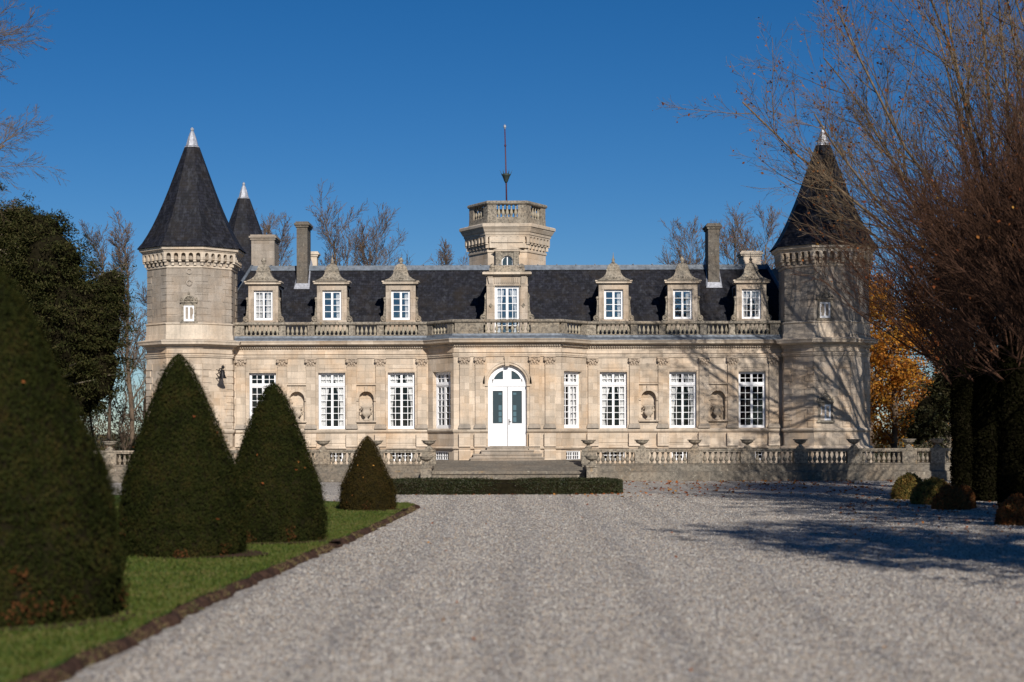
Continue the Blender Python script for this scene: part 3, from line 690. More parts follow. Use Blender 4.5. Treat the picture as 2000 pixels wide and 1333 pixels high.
chimney(-13.97, -12.73, 88, 89.6, 9, 12.88, 'stone_grey'); chimney(12.66, 13.70, 90, 91.2, 9, 12.15, 'stone_trim'); chimney(-11.35, -10.8, 91, 91.6, 9, 12.3, 'stone_trim')

# ---- dormers
def scroll_poly(x_in, x0, x1, z0, z1, sx):
    p = [(x_in, z0), (x1, z0), (x1+.01, z0+.14), (x1-.05, z0+.30), (x1-.16, z0+.48), (x0+.10, z0+.70), (x0+.07, z1-.30), (x0+.10, z1-.20), (x0+.06, z1-.08), (x0, z1), (x_in, z1)]
    p = [(sx*a, b) for a, b in p]; return p if sx > 0 else p[::-1]
def dormer_data(fin):
    m_ = MB(); F0 = 0
    z0, zw, zh, zc = 6.9, 7.80, 9.27, 9.53
    m_.wall(-.74, .74, z0, zc, [(-.47, .47, zw, zh, False, .2)], 0, 0)
    m_.box(-.74, -.735, 0, .35, z0, zc); m_.box(.735, .74, 0, .35, z0, zc)
    for a, b, e, f_ in ((-.56, -.475, zw-.1, zh), (.475, .56, zw-.1, zh), (-.58, .58, zh+.005, zh+.09)): m_.box(a, b, -.03, .01, e, f_)
    m_.box(-.62, .62, -.07, .01, zw-.10, zw-.005)
    m_.box(-.80, .80, -.05, .5, zc, zc+.05, 2); m_.box(-.88, .88, -.16, .55, zc+.05, zc+.13, 2); m_.box(-.92, .92, -.20, .6, zc+.13, zc+.19, 2)
    q = math.sqrt(2)
    prof = [(.80, 9.72), (.74, 9.76), (.58, 9.84), (.46, 9.94), (.38, 10.06), (.335, 10.20), (.36, 10.235), (.36, 10.27), (.31, 10.29), (.30, 10.38), (.25, 10.48), (.16, 10.56), (.08, 10.60)]
    m_.lathe(0, .22, [(r_*q, z) for r_, z in prof], 4, 1, False, math.pi/4, .62)
    if fin == 'spike': fp = [(.09, 10.60), (.10, 10.64), (.05, 10.68), (.085, 10.74), (.07, 10.80), (.03, 10.86), (.04, 10.89), (.02, 10.95), (.008, 11.12)]
    else: fp = [(.10, 10.60), (.06, 10.64), (.12, 10.72), (.13, 10.78), (.08, 10.85), (.03, 10.92)]
    m_.lathe(0, .22, fp, 9, 1)
    for i in range(-2, 3):                                                     # carved ornament on the hat
        m_.M = Matrix.Translation((i*.17, -.16+abs(i)*.0, 9.86-abs(i)*.035)); m_.lathe(0, .0, [(.01, -.06), (.06, -.02), (.05, .04), (.01, .08)], 7, 1); m_.M = Matrix.Identity(4)
    for sx in (-1, 1):
        m_.prism(scroll_poly(.74, .74, 1.03, 7.55, 8.98, sx), .04, .30, 1)
        m_.M = Matrix.Translation((sx*.86, .04, 7.86)) @ Matrix.Rotation(R(90), 4, 'X'); m_.lathe(0, 0, [(.15, -.02), (.15, .05), (.11, .05), (.10, .02), (.05, .02), (.045, .06), (.01, .07)], 14, 1)
        m_.M = Matrix.Translation((sx*.80, .06, 8.86)) @ Matrix.Rotation(R(90), 4, 'X'); m_.lathe(0, 0, [(.07, -.02), (.07, .04), (.03, .05)], 10, 1); m_.M = Matrix.Identity(4)
    m_.add([(-.66,.2,7),(-.66,.2,9.55),(-.66,2.6,9.55),(-.66,2.6,7)], [(0,1,2,3)], 3); m_.add([(.66,.2,7),(.66,.2,9.55),(.66,2.6,9.55),(.66,2.6,7)], [(3,2,1,0)], 3)
    m_.add([(-.72,.3,9.58),(.72,.3,9.58),(.72,2.6,9.62),(-.72,2.6,9.62)], [(0,1,2,3)], 3); m_.tube([(.70, .42, 9.5), (.72, .40, 8.2), (.74, .5, 7.6)], .035, 6, 3); m_.tube([(-.70, .42, 9.5), (-.72, .40, 8.2), (-.74, .5, 7.6)], .035, 6, 3)
    return m_.data('dormer', ['stone_dormer', 'stone_old', 'stone_trim', 'lead'])
dA, dB = dormer_data('spike'), dormer_data('ball')
wd = window_meshes(.94, 1.46, cols=2, rb=4, fr=.05, stile=.045, bar=.022, leafs=2)
wd = window_meshes(.94, 1.46, cols=1, rb=4, fr=.05, stile=.05, bar=.026, leafs=2)
wd2 = window_meshes(.94, 1.46, cols=2, rb=4, fr=.05, stile=.045, bar=.022, leafs=2)
cd1 = curtain_mesh(.86, 1.36, 'straight', 3); cd2 = curtain_mesh(.86, 1.36, 'side', 4); cd3 = curtain_mesh(.86, 1.36, 'tied', 5)
YD = 80.95
for i, (u, dd) in enumerate(zip((-12.05, -8.66, -5.26, 5.26, 8.67, 12.07), (dB, dA, dB, dA, dB, dA))):
    o = put('dormer', dd, ch, Matrix.Translation((c+u, YD, 0)))
    wv = wd2 if i in (0, 5) else wd
    k_ = put('dormer_window', wv[0], o, Matrix.Translation((c+u, YD+.11, 7.80)))
    # glass, curtain and dim room joined as one sub-part behind the sash
    q_ = MB()
    for me, mi in ((wv[1], 0), ((cd1, cd2, cd2, cd2, cd2, cd3)[i], 1), (wv[2], 2)):
        q_.add([tuple(v.co) for v in me.vertices], [tuple(p.vertices) for p in me.polygons], mi, mi == 1)
    put('dormer_pane', q_.data('dormer_pane', ['glass_high', 'curtain', 'dark']), o, Matrix.Translation((c+u, YD+.11, 7.80)))
# central dormer
m_ = MB(); m_.M = Matrix.Translation((c, 80.3, 0))
m_.wall(-1.02, 1.02, 6.9, 9.9, [(-.61, .61, 6.95, 9.42, False, .25)]); m_.box(-1.02, -1.01, 0, .4, 6.9, 9.9); m_.box(1.01, 1.02, 0, .4, 6.9, 9.9)
for sx in (-1, 1):
    x0, x1 = sorted((sx*.68, sx*1.0)); m_.box(x0, x1, -.07, .01, 7.0, 9.40); m_.box(x0-.03, x1+.03, -.10, .01, 9.40, 9.48)
    m_.prism([(sx*.80 - .09, 8.45), (sx*.80, 8.33), (sx*.80 + .09, 8.45), (sx*.80, 8.57)], -.12, -.05, 1)
    m_.prism(scroll_poly(1.02, 1.02, 1.36, 7.5, 9.1, sx), .05, .32, 1)
    m_.M = Matrix.Translation((c+sx*1.16, 80.35, 7.86)) @ Matrix.Rotation(R(90), 4, 'X'); m_.lathe(0, 0, [(.17, -.02), (.17, .05), (.12, .05), (.11, .02), (.05, .02), (.045, .06), (.01, .07)], 14, 1); m_.M = Matrix.Translation((c, 80.3, 0))
for i in range(13): m_.box(-.62+i*.095, -.565+i*.095, -.05, .01, 9.55, 9.80)
for sx in (-1, 1): m_.prism([(sx*.78-.10, 9.50), (sx*.78+.10, 9.50), (sx*.83+.13, 9.86), (sx*.83-.13, 9.86)], -.12, .01)
m_.box(-1.10, 1.10, -.10, .6, 9.9, 9.96, 2); m_.box(-1.2, 1.2, -.24, .7, 9.96, 10.06, 2); m_.box(-1.16, 1.16, -.2, .66, 10.06, 10.10, 1)
m_.box(-.88, .88, 0, .4, 10.10, 10.28, 1); m_.box(-.6, .6, .02, .4, 10.28, 10.42, 1)
for sx in (-1, 1): m_.lathe(sx*.72, .15, [(.12, 10.28), (.15, 10.36), (.10, 10.46), (.03, 10.52)], 10, 1)
m_.add([(-.9,.3,6.9),(-.9,.3,9.9),(-.9,3.4,9.9),(-.9,3.4,6.9)], [(0,1,2,3)], 3); m_.add([(.9,.3,6.9),(.9,.3,9.9),(.9,3.4,9.9),(.9,3.4,6.9)], [(3,2,1,0)], 3); m_.add([(-1,.3,9.95),(1,.3,9.95),(1,4,9.95),(-1,4,9.95)], [(0,1,2,3)], 3)
cdm = m_.build('central_dormer', ['stone_dormer', 'stone_old', 'stone_trim', 'lead'], ch)
wc = window_meshes(1.22, 2.47, cols=2, rb=6, fr=.07, stile=.06)
put('dormer_window', wc[0], cdm, Matrix.Translation((c, 80.45, 6.95)))
q_ = MB()
for me, mi in ((wc[1], 0), (curtain_mesh(1.1, 2.4, 'tied', 9), 1), (wc[2], 2)): q_.add([tuple(v.co) for v in me.vertices], [tuple(p.vertices) for p in me.polygons], mi, mi == 1)
put('dormer_pane', q_.data('dormer_pane', ['glass_high', 'curtain', 'dark']), cdm, Matrix.Translation((c, 80.45, 6.95)))

# ---- corner towers
def ngon(cx, cy, ap, n_=8, rot=None):
    """corner points with the outside on the right of travel, first edge facing the camera"""
    Rr = ap/math.cos(math.pi/n_); st_ = -math.pi/2 - math.pi/n_
    return [(cx + Rr*math.cos(st_ + 2*math.pi*i/n_), cy + Rr*math.sin(st_ + 2*math.pi*i/n_)) for i in range(n_)]
def corbel_ring(m_, pts, zt, za, depth, n_arch, r_, mat=0):
    """arched corbel table between za (foot of the stepped corbels) and zt"""
    for i in range(len(pts)):
        a, b = Vector(pts[i]), Vector(pts[(i+1) % len(pts)]); L = (b-a).length
        nx = Vector(((b-a).y, -(b-a).x)).normalized(); k_ = len(pts); ext = depth*math.tan(math.pi/k_)
        d_ = (b-a).normalized(); A = a + nx*depth - d_*ext; L2 = L + 2*ext
        m_.M = frame_mat(A, A+d_); pt = (L2-.10)/n_arch
        ops = [(.05+pt*(j+.5)-r_, .05+pt*(j+.5)+r_, zt-.40, zt-.08, True, depth-.02) for j in range(n_arch)]
        m_.wall(0, L2, zt-.40, zt, ops, mat)
        for j in range(n_arch+1):
            x = .05+pt*j; w_ = pt/2-r_
            x0, x1 = max(0, x-w_), min(L2, x+w_)
            m_.box(x0, x1, .02, depth+.05, zt-.50, zt-.395, mat); m_.box(x0+.01, x1-.01, depth*.5, depth+.05, za, zt-.50, mat)
    m_.M = Matrix.Identity(4)
def tower(cx, cy, ap=2.07, front_only=True, name='tower'):
    m_ = MB(); p = ngon(cx, cy, ap)
    up = []
    m_.sweep(p, [(0, .3), (0, 6.3)], True)
    pu = ngon(cx, cy, ap-.04); m_.sweep(pu, [(0, 6.6), (0, 10.95)], True, 1)
    m_.sweep(p, [(0, .3), (.16, .3), (.16, 1.46), (.06, 1.54), (0, 1.54)], True)
    m_.sweep(p, [(0, 2.2), (.05, 2.22), (.10, 2.29), (.10, 2.36), (.03, 2.41), (0, 2.41)], True, 2)
    m_.sweep(p, [(0, 5.86), (.05, 5.86), (.05, 5.93), (.08, 5.94), (.08, 6.02), (.13, 6.06), (0, 6.06)], True)
    m_.sweep(p, [(0, 6.25), (.05, 6.30), (.06, 6.40), (.18, 6.42), (.22, 6.47), (.36, 6.48), (.38, 6.57), (.42, 6.63), (.42, 6.66), (.06, 6.74), (.05, 6.95), (.02, 6.97), (.02, 7.42), (.07, 7.46), (.07, 7.50), (-.05, 7.54)], True, 2)
    # raised long-and-short quoins beside each corner
    for P_, z0, z1, mt, pr in ((p, 2.45, 5.8, 0, .035), (pu, 7.6, 10.1, 1, .02)):
        for i in (0, 1, 7, 2, 6):
            A, B = Vector(P_[i]), Vector(P_[(i+1) % 8]); L = (B-A).length; m_.M = frame_mat(A, B); z = z0; k_ = 0
            while z + .30 < z1+.05:
                w_ = .50 if k_ % 2 else .34
                m_.box(.004, w_, -pr, .01, z, z+.275, mt); m_.box(L-w_, L-.004, -pr, .01, z, z+.275, mt); z += .315; k_ += 1
    m_.M = Matrix.Identity(4)
    m_.sweep(pu, [(0, 10.12), (.05, 10.15), (.05, 10.22), (0, 10.25)], True, 2)
    corbel_ring(m_, pu, 10.92, 10.26, .22, 5, .105, 2)
    m_.sweep(pu, [(.20, 10.90), (.26, 10.92), (.28, 10.97), (.36, 11.0), (.38, 11.12), (.34, 11.16), (0, 11.17)], True, 2)
    ri = ngon(cx, cy, ap-.02); 
    t = m_.build(name, ['stone', 'stone_grey', 'stone_trim'], ch)
    r_ = MB(); prof = [(2.50, 11.14), (2.46, 11.19), (2.26, 11.45), (2.03, 11.85), (1.80, 12.30), (1.56, 12.85), (1.32, 13.45), (1.08, 14.10), (.84, 14.80), (.58, 15.55), (.35, 16.22), (.30, 16.30)]
    r_.sweep(ngon(cx, cy, 1.0), [(a-1.0, b) for a, b in prof], True)
    r_.build('tower_roof', 'slate', t)
    k_ = MB(); k_.lathe(cx, cy, [(.385, 16.10), (.375, 16.26), (.34, 16.28), (.31, 16.30), (.20, 16.72), (.09, 17.0), (.06, 17.03), (.085, 17.08), (.09, 17.14), (.05, 17.19), (.02, 17.22)], 8, 0, False, math.pi/8); k_.build('zinc_cap', 'lead_bright', t)
    return t
YT = 80.3
tL = tower(-15.63, YT); tR = tower(15.28, YT); tRear = tower(-16.0, 98.0)
# tower windows and their carved heads
tw = window_meshes(.52, .76, rb=1, cols=1, fr=.05, stile=.04); YTF = YT-2.03
def tower_window(t, x, z, ornate, y):
    m_ = MB(); m_.M = Matrix.Translation((x, y, 0))
    for a, b, e, f_ in ((-.36, -.25, z-.02, z+.76), (.25, .36, z-.02, z+.76), (-.36, .36, z+.76, z+.88)): m_.box(a, b, -.06, .02, e, f_)
    m_.box(-.42, .42, -.12, .02, z-.10, z-.02); m_.box(-.42, .42, -.12, .02, z+.88, z+.96)
    if ornate:
        m_.arch_ring(0, z+.96, .22, .30, -.10, .02, 12)
        for a in np.linspace(.3, 2.84, 7): m_.tube([(.05*math.cos(a), -.05, z+.98), (.20*math.cos(a), -.06, z+.98+.18*math.sin(a))], [.02, .035], 5)
        m_.lathe(0, -.04, [(.05, z+1.26), (.06, z+1.32), (.02, z+1.42)], 8)
        for sx in (-1, 1): m_.lathe(sx*.36, -.04, [(.05, z+.96), (.06, z+1.02), (.02, z+1.14)], 8)
    m_.build('window_surround', 'stone_old', t)
    q = MB()
    for me, mi in ((tw[0], 0), (tw[1], 1)): q.add([tuple(v.co) for v in me.vertices], [tuple(p_.vertices) for p_ in me.polygons], mi)
    q.box(-.24, .24, .07, .09, .01, .75, 2)
    if ornate < 2: q.box(-.2, -.01, .055, .068, .03, .73, 3); q.box(.02, .2, .055, .068, .03, .73, 3)
    put('tower_window', q.data('tower_window', ['white', 'glass', 'dark', 'curtain']), t, Matrix.Translation((x, y-.03, z)))
tower_window(tL, px(370, YTF), hz(626, YTF), 1, YT-2.03); tower_window(tR, px(1612, YTF), hz(622, YTF)-.03, 1, YT-2.03); tower_window(tR, px(1612, YTF), hz(822, YTF)-.03, 2, YT-2.07)
m_ = MB(); m_.M = Matrix.Translation((px(371, YTF), YT-2.03, 0))                     # cartouche
m_.arch_ring(0, 9.98, .10, .15, -.05, .01, 12, 0, 2*math.pi); m_.arch_ring(0, 9.42, .10, .15, -.05, .01, 12, 0, 2*math.pi); m_.box(-.17, -.13, -.04, .01, 9.45, 9.95); m_.box(.13, .17, -.04, .01, 9.45, 9.95); m_.build('cartouche', 'stone_grey', tL)

# ---- central hexagonal belvedere
CY = 89.0
def hexp(r_): return [(c + r_*math.cos(R(240+60*i)), CY + r_*math.sin(R(240+60*i))) for i in range(6)]
m_ = MB(); hb = hexp(2.08)
m_.sweep(hb, [(0, 9.5), (0, 12.7)], True); m_.sweep(hb, [(0, 11.78), (.05, 11.82), (.05, 11.92), (0, 11.96)], True, 2)
corbel_ring(m_, hb, 12.72, 12.02, .20, 6, .105, 2)
m_.sweep(hb, [(.18, 12.68), (.24, 12.72), (.26, 12.85), (.30, 12.87), (.42, 13.1), (.46, 13.12), (.47, 13.25), (.42, 13.30), (0, 13.36)], True, 2)
m_.sweep(hexp(2.06), [(0, 13.3), (.06, 13.32), (.06, 13.42), (.02, 13.45), (.02, 13.68), (-.25, 13.68)], True, 1)
m_.sweep(hexp(2.06), [(-.24, 14.36), (.05, 14.36), (.10, 14.42), (.10, 14.50), (.05, 14.55), (-.24, 14.55)], True, 1)
bel_rows = []
hp = hexp(2.06)
for i in range(6):
    A, B = Vector(hp[i]), Vector(hp[(i+1) % 6]); L = (B-A).length; FR = frame_mat(A, B); m_.M = FR; g0 = .47
    m_.box(.0, g0, -.01, .24, 13.66, 14.37, 1); m_.box(L-g0, L, -.012, .24, 13.66, 14.37, 1)
    n_ = 5 if i == 0 else 4
    for j in range(n_):
        q = FR @ Matrix.Translation((g0 + (L-2*g0)*(j+.5)/n_, .12, 13.68))
        if i in (0, 1, 5): bel_rows.append(q)
        else:
            m_.M = q; m_.lathe(0, 0, [(.06, 0), (.05, .1), (.08, .25), (.03, .5), (.06, .69)], 6, 1); m_.M = FR
m_.M = Matrix.Identity(4)
# pedimented window frame on the front face
yb = CY - 2.08*math.cos(R(30)); m_.M = Matrix.Translation((c, yb, 0))
m_.box(-.95, .95, -.24, .0, 12.02, 12.62, 2); m_.box(-.85, .85, -.30, -.24, 12.3, 12.42, 2)
for sx in (-1, 1): x0, x1 = sorted((sx*.34, sx*.62)); m_.box(x0, x1, -.34, .0, 10.3, 11.82, 1)
m_.wall(-.34, .34, 10.3, 11.82, [(-.30, .30, 10.5, 11.60, True, .2)], 1, -.28)
m_.box(-.68, .68, -.38, 0, 11.82, 11.9, 2); m_.prism([(-.76, 11.9), (.76, 11.9), (0, 12.2)], -.42, -.30, 2)
m_.M = Matrix.Identity(4)
belv = m_.build('belvedere', ['stone', 'stone_old', 'stone_trim'], ch)
b2 = baluster_data(.69, .095, n_=8)
for q in bel_rows: put('baluster', b2, belv, q)
q_ = MB(); q_.M = Matrix.Translation((c, yb-.14, 0)); q_.box(-.30, .30, 0, .02, 10.5, 11.6, 1); q_.box(-.025, .025, -.03, 0, 10.5, 11.6); q_.box(-.30, .30, -.028, 0, 11.05, 11.09); q_.arch_ring(0, 11.3, .25, .30, -.03, 0, 10); q_.box(-.30, -.26, -.029, 0, 10.5, 11.3); q_.box(.26, .30, -.029, 0, 10.5, 11.3)
q_.build('belvedere_window', ['white', 'door_glass'], belv)
pf = MB(); pf.add([(x, y, 13.62) for x, y in hexp(2.0)], [tuple(range(6))]); pf.build('belvedere_deck', 'lead', belv)
# mast
mast = empty('mast', (c-.02, CY, 13.62), 'thin dark red metal mast with a spiked inverted cone, standing on the central tower', 'mast')
m_ = MB(); m_.tube([(c-.02, CY, 13.6), (c-.06, CY, 16.2), (c-.12, CY, 18.7)], [.045, .04, .028], 8); m_.lathe(c-.10, CY, [(.05, 17.75), (.06, 17.8), (.05, 17.85)], 8); m_.build('shaft', 'pole', mast)
m_ = MB(); m_.lathe(c-.06, CY, [(.04, 15.75), (.10, 15.85), (.21, 16.15), (.26, 16.20), (.24, 16.24), (.05, 16.30)], 10)
for a in range(6): ang = a*math.pi/3; m_.tube([(c-.06+.22*math.cos(ang), CY+.22*math.sin(ang), 16.2), (c-.06+.34*math.cos(ang), CY+.34*math.sin(ang), 16.46)], [.02, .006], 5)
m_.build('spiked_cone', 'copper', mast)
m_ = MB(); m_.lathe(c-.12, CY, [(.02, 18.66), (.03, 18.72), (.07, 18.78), (.08, 18.84), (.06, 18.90), (.01, 18.95)], 10); m_.build('ball', 'lead_bright', mast)
# iron bell and bracket on the left tower's slanted face
bp = Vector((px(436, 78.6), 78.35, hz(728, 78.6)))
bell = empty('bell', bp, 'small black iron bell on a scrolled bracket fixed to the left tower wall', 'bell')
m_ = MB(); m_.tube([bp+Vector((-.25, .5, .12)), bp+Vector((-.15, .2, .22)), bp+Vector((0, 0, .22)), bp+Vector((.12, -.1, .28))], .028, 6); m_.tube([bp+Vector((-.2, .3, -.25)), bp+Vector((-.28, .1, -.05)), bp+Vector((-.12, .05, .05)), bp+Vector((-.02, 0, .2))], .022, 6)
m_.tube([bp+Vector((-.3, .1, .18)), bp+Vector((.14, 0, .02))], .018, 5); m_.lathe(bp.x+.04, bp.y, [(.03, bp.z+.2), (.08, bp.z+.26), (.07, bp.z+.34), (.02, bp.z+.38)], 8); m_.build('bracket', 'iron', bell)
m_ = MB(); m_.lathe(bp.x+.02, bp.y-.02, [(.03, bp.z+.18), (.10, bp.z+.12), (.12, bp.z-.05), (.16, bp.z-.17), (.21, bp.z-.24), (.19, bp.z-.25)], 12); m_.build('bell_body', 'iron', bell)

# ------------------------------------------------------------------ terrace, its balustrades and urns
YW = 74.3
tf = MB(); tf.add([(-32, YW+.2, .60), (-3.6, YW+.2, .60), (-3.6, 84, .62), (-32, 84, .62)], [(0,1,2,3)]); tf.add([(3.3, YW+.2, .60), (32, YW+.2, .60), (32, 84, .62), (3.3, 84, .62)], [(0,1,2,3)])
tf.add([(-3.6, 73.0, .50), (3.3, 73.0, .50), (3.3, 76.6, .90), (-3.6, 76.6, .90), (3.3, 80, .92), (-3.6, 80, .92)], [(0,1,2,3), (3,2,4,5)])
tf.add([(-3.6, 76.6, .3), (-3.6, 76.6, .90), (-3.6, 80, .92), (-3.6, 80, .3)], [(0,1,2,3)]); tf.add([(3.3, 76.6, .3), (3.3, 76.6, .90), (3.3, 80, .92), (3.3, 80, .3)], [(3,2,1,0)])
structure(tf.build('terrace', 'stone_mossy'))
te = MB(); te.box(-3.55, 3.25, 72.75, 73.02, 0, .515); te.box(-3.55, 3.25, 72.68, 72.75, .38, .52)
tag(te.build('terrace_step', 'stone_mossy', None, (-.15, 72.8, 0)), 'long low mossy stone step edging the terrace between the two urn pedestals', 'step')
tbal = baluster_data(.50, .105, 'baluster', 'stone_old', 9)
def terrace_run(root, xs, x_end0, x_end1):
    m_ = MB(); a, b = x_end0, x_end1
    m_.box(a, b, YW, YW+.34, .46, .74); m_.box(a, b, YW-.14, YW+.34, 0, .40); m_.add([(a,YW-.14,.40),(b,YW-.14,.40),(b,YW,.46),(a,YW,.46)], [(0,1,2,3)])
    m_.box(a, b, YW-.03, YW+.35, .74, .80); wall_o = m_.build('retaining_wall', 'stone_mossy', root)
    m_ = MB(); m_.box(a, b, YW-.04, YW+.36, 1.32, 1.38); m_.box(a, b, YW-.07, YW+.39, 1.38, 1.46)
    for x in xs: m_.box(x-.33, x+.33, YW-.06, YW+.37, .803, 1.317)
    m_.build('coping', 'stone_old', root)
    edges = sorted(xs)
    spans = [(p+.33, q-.33) for p, q in zip(edges, edges[1:])]
    if edges[0]-.33 > a+.3: spans.insert(0, (a, edges[0]-.33))
    if edges[-1]+.33 < b-.3: spans.append((edges[-1]+.33, b))
    for p, q in spans:
        n_ = max(1, int(round((q-p)/.235)))
        for i in range(n_): put('baluster', tbal, root, Matrix.Translation((p+(q-p)*(i+.5)/n_, YW+.16, .81)))
s43 = 3200/YW
xsL = [(x_-1000)/s43 for x_ in (837.3, 733.7, 630, 526.5, 423, 319, 213)]; xsR = [(x_-1000)/s43 for x_ in (1149.5, 1254, 1357.5, 1460.5, 1564, 1669, 1776, 1832)]
tl = empty('terrace_balustrade', (xsL[3], YW+.15, 0), 'lichened stone balustrade on a low wall, left of the front steps', 'balustrade', None)
terrace_run(tl, xsL, -24, xsL[0]+.3)
tr_ = empty('terrace_balustrade', (xsR[3], YW+.15, 0), 'lichened stone balustrade on a low wall, right of the front steps', 'balustrade', None)
terrace_run(tr_, xsR, xsR[0]-.3, 24)
def urn_data():
    m_ = MB(); m_.box(-.17, .17, -.17, .17, 0, .06)
    m_.lathe(0, 0, [(.16, .06), (.15, .10), (.07, .16), (.065, .19), (.10, .21), (.17, .24), (.25, .29), (.28, .34), (.27, .36), (.33, .385), (.345, .41), (.33, .425), (.27, .41), (.12, .37), (.01, .36)], 18); return m_.data('urn', ['stone_old'])
ud = urn_data()
urns = [(xsL[0], 'corner pier just left of the front steps'), (xsL[1], 'balustrade behind the smallest cone topiary'), (xsL[2], 'balustrade between the third and smallest cone topiaries'), (xsL[6], 'balustrade under the big dark evergreen at far left'),
        (xsR[0], 'corner pier just right of the front steps'), (xsR[1], 'balustrade pier under the niche right of the door'), (xsR[2], 'balustrade pier under the second tall window right of the door'), (xsR[3], 'balustrade pier left of the last tall window on the right'),
        (xsR[4], 'balustrade pier before the left side of the right tower'), (xsR[5], 'balustrade pier before the right edge of the right tower'), (xsR[6], 'shaded pier before the orange tree'), (xsR[7], 'last visible pier beside the dark tree trunks at right')]
for x, l in urns:
    o = put('stone_urn', ud, None, Matrix.Translation((x, YW+.15, 1.46))); tag(o, 'shallow stone urn on the ' + l, 'urn', 'shallow urns along the terrace balustrade')
for s_, x in ((-1, -3.76), (1, 3.49)):
    side = 'left' if s_ < 0 else 'right'
    m_ = MB(); m_.box(x-.235, x+.235, 71.5, 72.0, 0, .70); m_.box(x-.27, x+.27, 71.46, 72.04, .70, .78); 
    tag(m_.build('urn_pedestal', 'stone_old', None, (x, 71.75, 0)), 'low square stone pedestal at the %s end of the terrace step' % side, 'pedestal', 'pedestals flanking the terrace step')
    m_ = MB(); m_.box(x-.20, x+.20, 72.05, YW-.15, 0, .62); m_.box(x-.24, x+.24, 72.05, YW-.15, .62, .74)
    tag(m_.build('side_wall', 'stone_mossy', None, (x, 73, 0)), 'short mossy stone wall between balustrade corner and the %s pedestal' % side, 'wall')
    o = put('stone_urn', ud, None, Matrix.Translation((x, 71.75, .78))); tag(o, 'shallow stone urn on the low pedestal at the %s of the terrace step' % side, 'urn', 'shallow urns along the terrace balustrade')
def niche_urn_data():
    m_ = MB(); m_.lathe(0, 0, [(.13, 0), (.13, .05), (.06, .10), (.055, .16), (.15, .22), (.20, .30), (.21, .36), (.17, .42), (.165, .52), (.26, .60), (.27, .64), (.22, .64), (.01, .60)], 16)
    for sx in (-1, 1): m_.tube([(sx*.2, 0, .34), (sx*.27, 0, .40), (sx*.24, 0, .50), (sx*.18, 0, .53)], .02, 6)
    return m_.data('niche_urn', ['stone_trim'])
nu = niche_urn_data()
for u, l in zip(niche_u, ('in the arched niche farthest left', 'in the arched niche between the two curtained windows left of the door', 'in the first arched niche right of the door', 'in the arched niche farthest right, dappled by tree shade')):
    o = put('niche_urn', nu, None, Matrix.Translation((c+u, YF-.0, 2.822)) @ Matrix.Diagonal((1.1, .6, 1.1, 1))); tag(o, 'carved stone vase ' + l, 'vase', 'vases in the facade niches')

# ------------------------------------------------------------------ clipped yew cones, hedge, shrubs
def fbm(P, s, seed=0): return np.array([noise.noise((p[0]*s+seed, p[1]*s, p[2]*s)) for p in P])
PR_T = np.array([0, .03, .10, .2, .35, .44, .53, .72, .81, .90, .95, .98, 1.0]); PR_R = np.array([.95, .98, 1.0, .985, .92, .82, .71, .50, .39, .265, .175, .10, .02])
def topiary(name, cx, cy, hw, H, nleaf, mats, label, size, grp='clipped yew cones on the lawn', z0=.10, cat='topiary', lean=0):
    r_ = empty(name, (cx, cy, 0), label, cat, grp)
    g_ = np.random.default_rng(int(abs(cx*100)+cy*7))
    t = g_.random(nleaf*2); rr = np.interp(t, PR_T, PR_R); keep = g_.random(len(t)) < rr + .06; t = t[keep][:nleaf]; rr = np.interp(t, PR_T, PR_R)
    a = g_.random(len(t))*2*math.pi
    def lump(a, t, fine=True): 
        Q = np.stack([np.cos(a)*hw, np.sin(a)*hw, t*H], 1); return 1 + .055*fbm(Q, 1.1, cx) + (.04*fbm(Q, 3.4, cy) + .055*fbm(Q, 9, cx)/max(.6, hw) if fine else 0)
    lf = lump(a, t); rad = hw*rr*lf - .02*g_.random(len(t))**2*2
    tuft = g_.random(len(t)) < .20; rad = rad + tuft*.10*g_.random(len(t))**1.5
    P = np.stack([cx + rad*np.cos(a) + lean*t*H, cy + rad*np.sin(a), z0 + t*H], 1)
    nr = np.stack([np.cos(a), np.sin(a), np.full(len(a), .35)], 1)
    al = np.stack([np.cos(a)*.6, np.sin(a)*.6, np.full(len(a), .9)], 1)
    V, F = cards(P, size, nrm=nr, spread=.6, aspect=.45, seed=int(cy), along=al)
    k = g_.integers(0, len(P), 14); V1, F1 = cards(P[k] + nr[k]*.03, .07, nrm=nr[k], spread=.5, aspect=.6, seed=3)      # dry leaves caught in the yew
    nz = fbm(np.stack([np.cos(a)*hw, np.sin(a)*hw, t*H], 1), 2.2, cx+5); lo = (t < .20) & (nz - t*1.6 > .02) & (g_.random(len(t)) < np.clip((nz-t*2.2-.12)*1.1, 0, .22)); V2, F2 = cards(P[lo] + nr[lo]*.02, size*1.3, nrm=nr[lo], spread=.6, aspect=.5, seed=5)
    V, F, mi = join([(V, F, 0), (V1, F1, 1), (V2, F2, 2)])
    np_obj('foliage', V, F, [mats, 'leaf_brown', 'yew_dead'], mi, parent=r_)
    m_ = MB(); nA, nT = 40, 34; vs = []; fs = []
    for j in range(nT+1):
        tt = j/nT; aa = np.linspace(0, 2*math.pi, nA, endpoint=False); l_ = lump(aa, np.full(nA, tt), False); rj = hw*np.interp(tt, PR_T, PR_R)*l_ - .05
        for i in range(nA): q = max(.005, rj[i]); vs.append((cx+q*math.cos(aa[i]) + lean*tt*H, cy+q*math.sin(aa[i]), z0+tt*(H-.05)))
    for j in range(nT):
        for i in range(nA): fs.append((j*nA+i, j*nA+(i+1) % nA, (j+1)*nA+(i+1) % nA, (j+1)*nA+i))
    m_.add(vs, fs, 0, True); m_.build('inner_twigs', 'core', r_)
    return r_
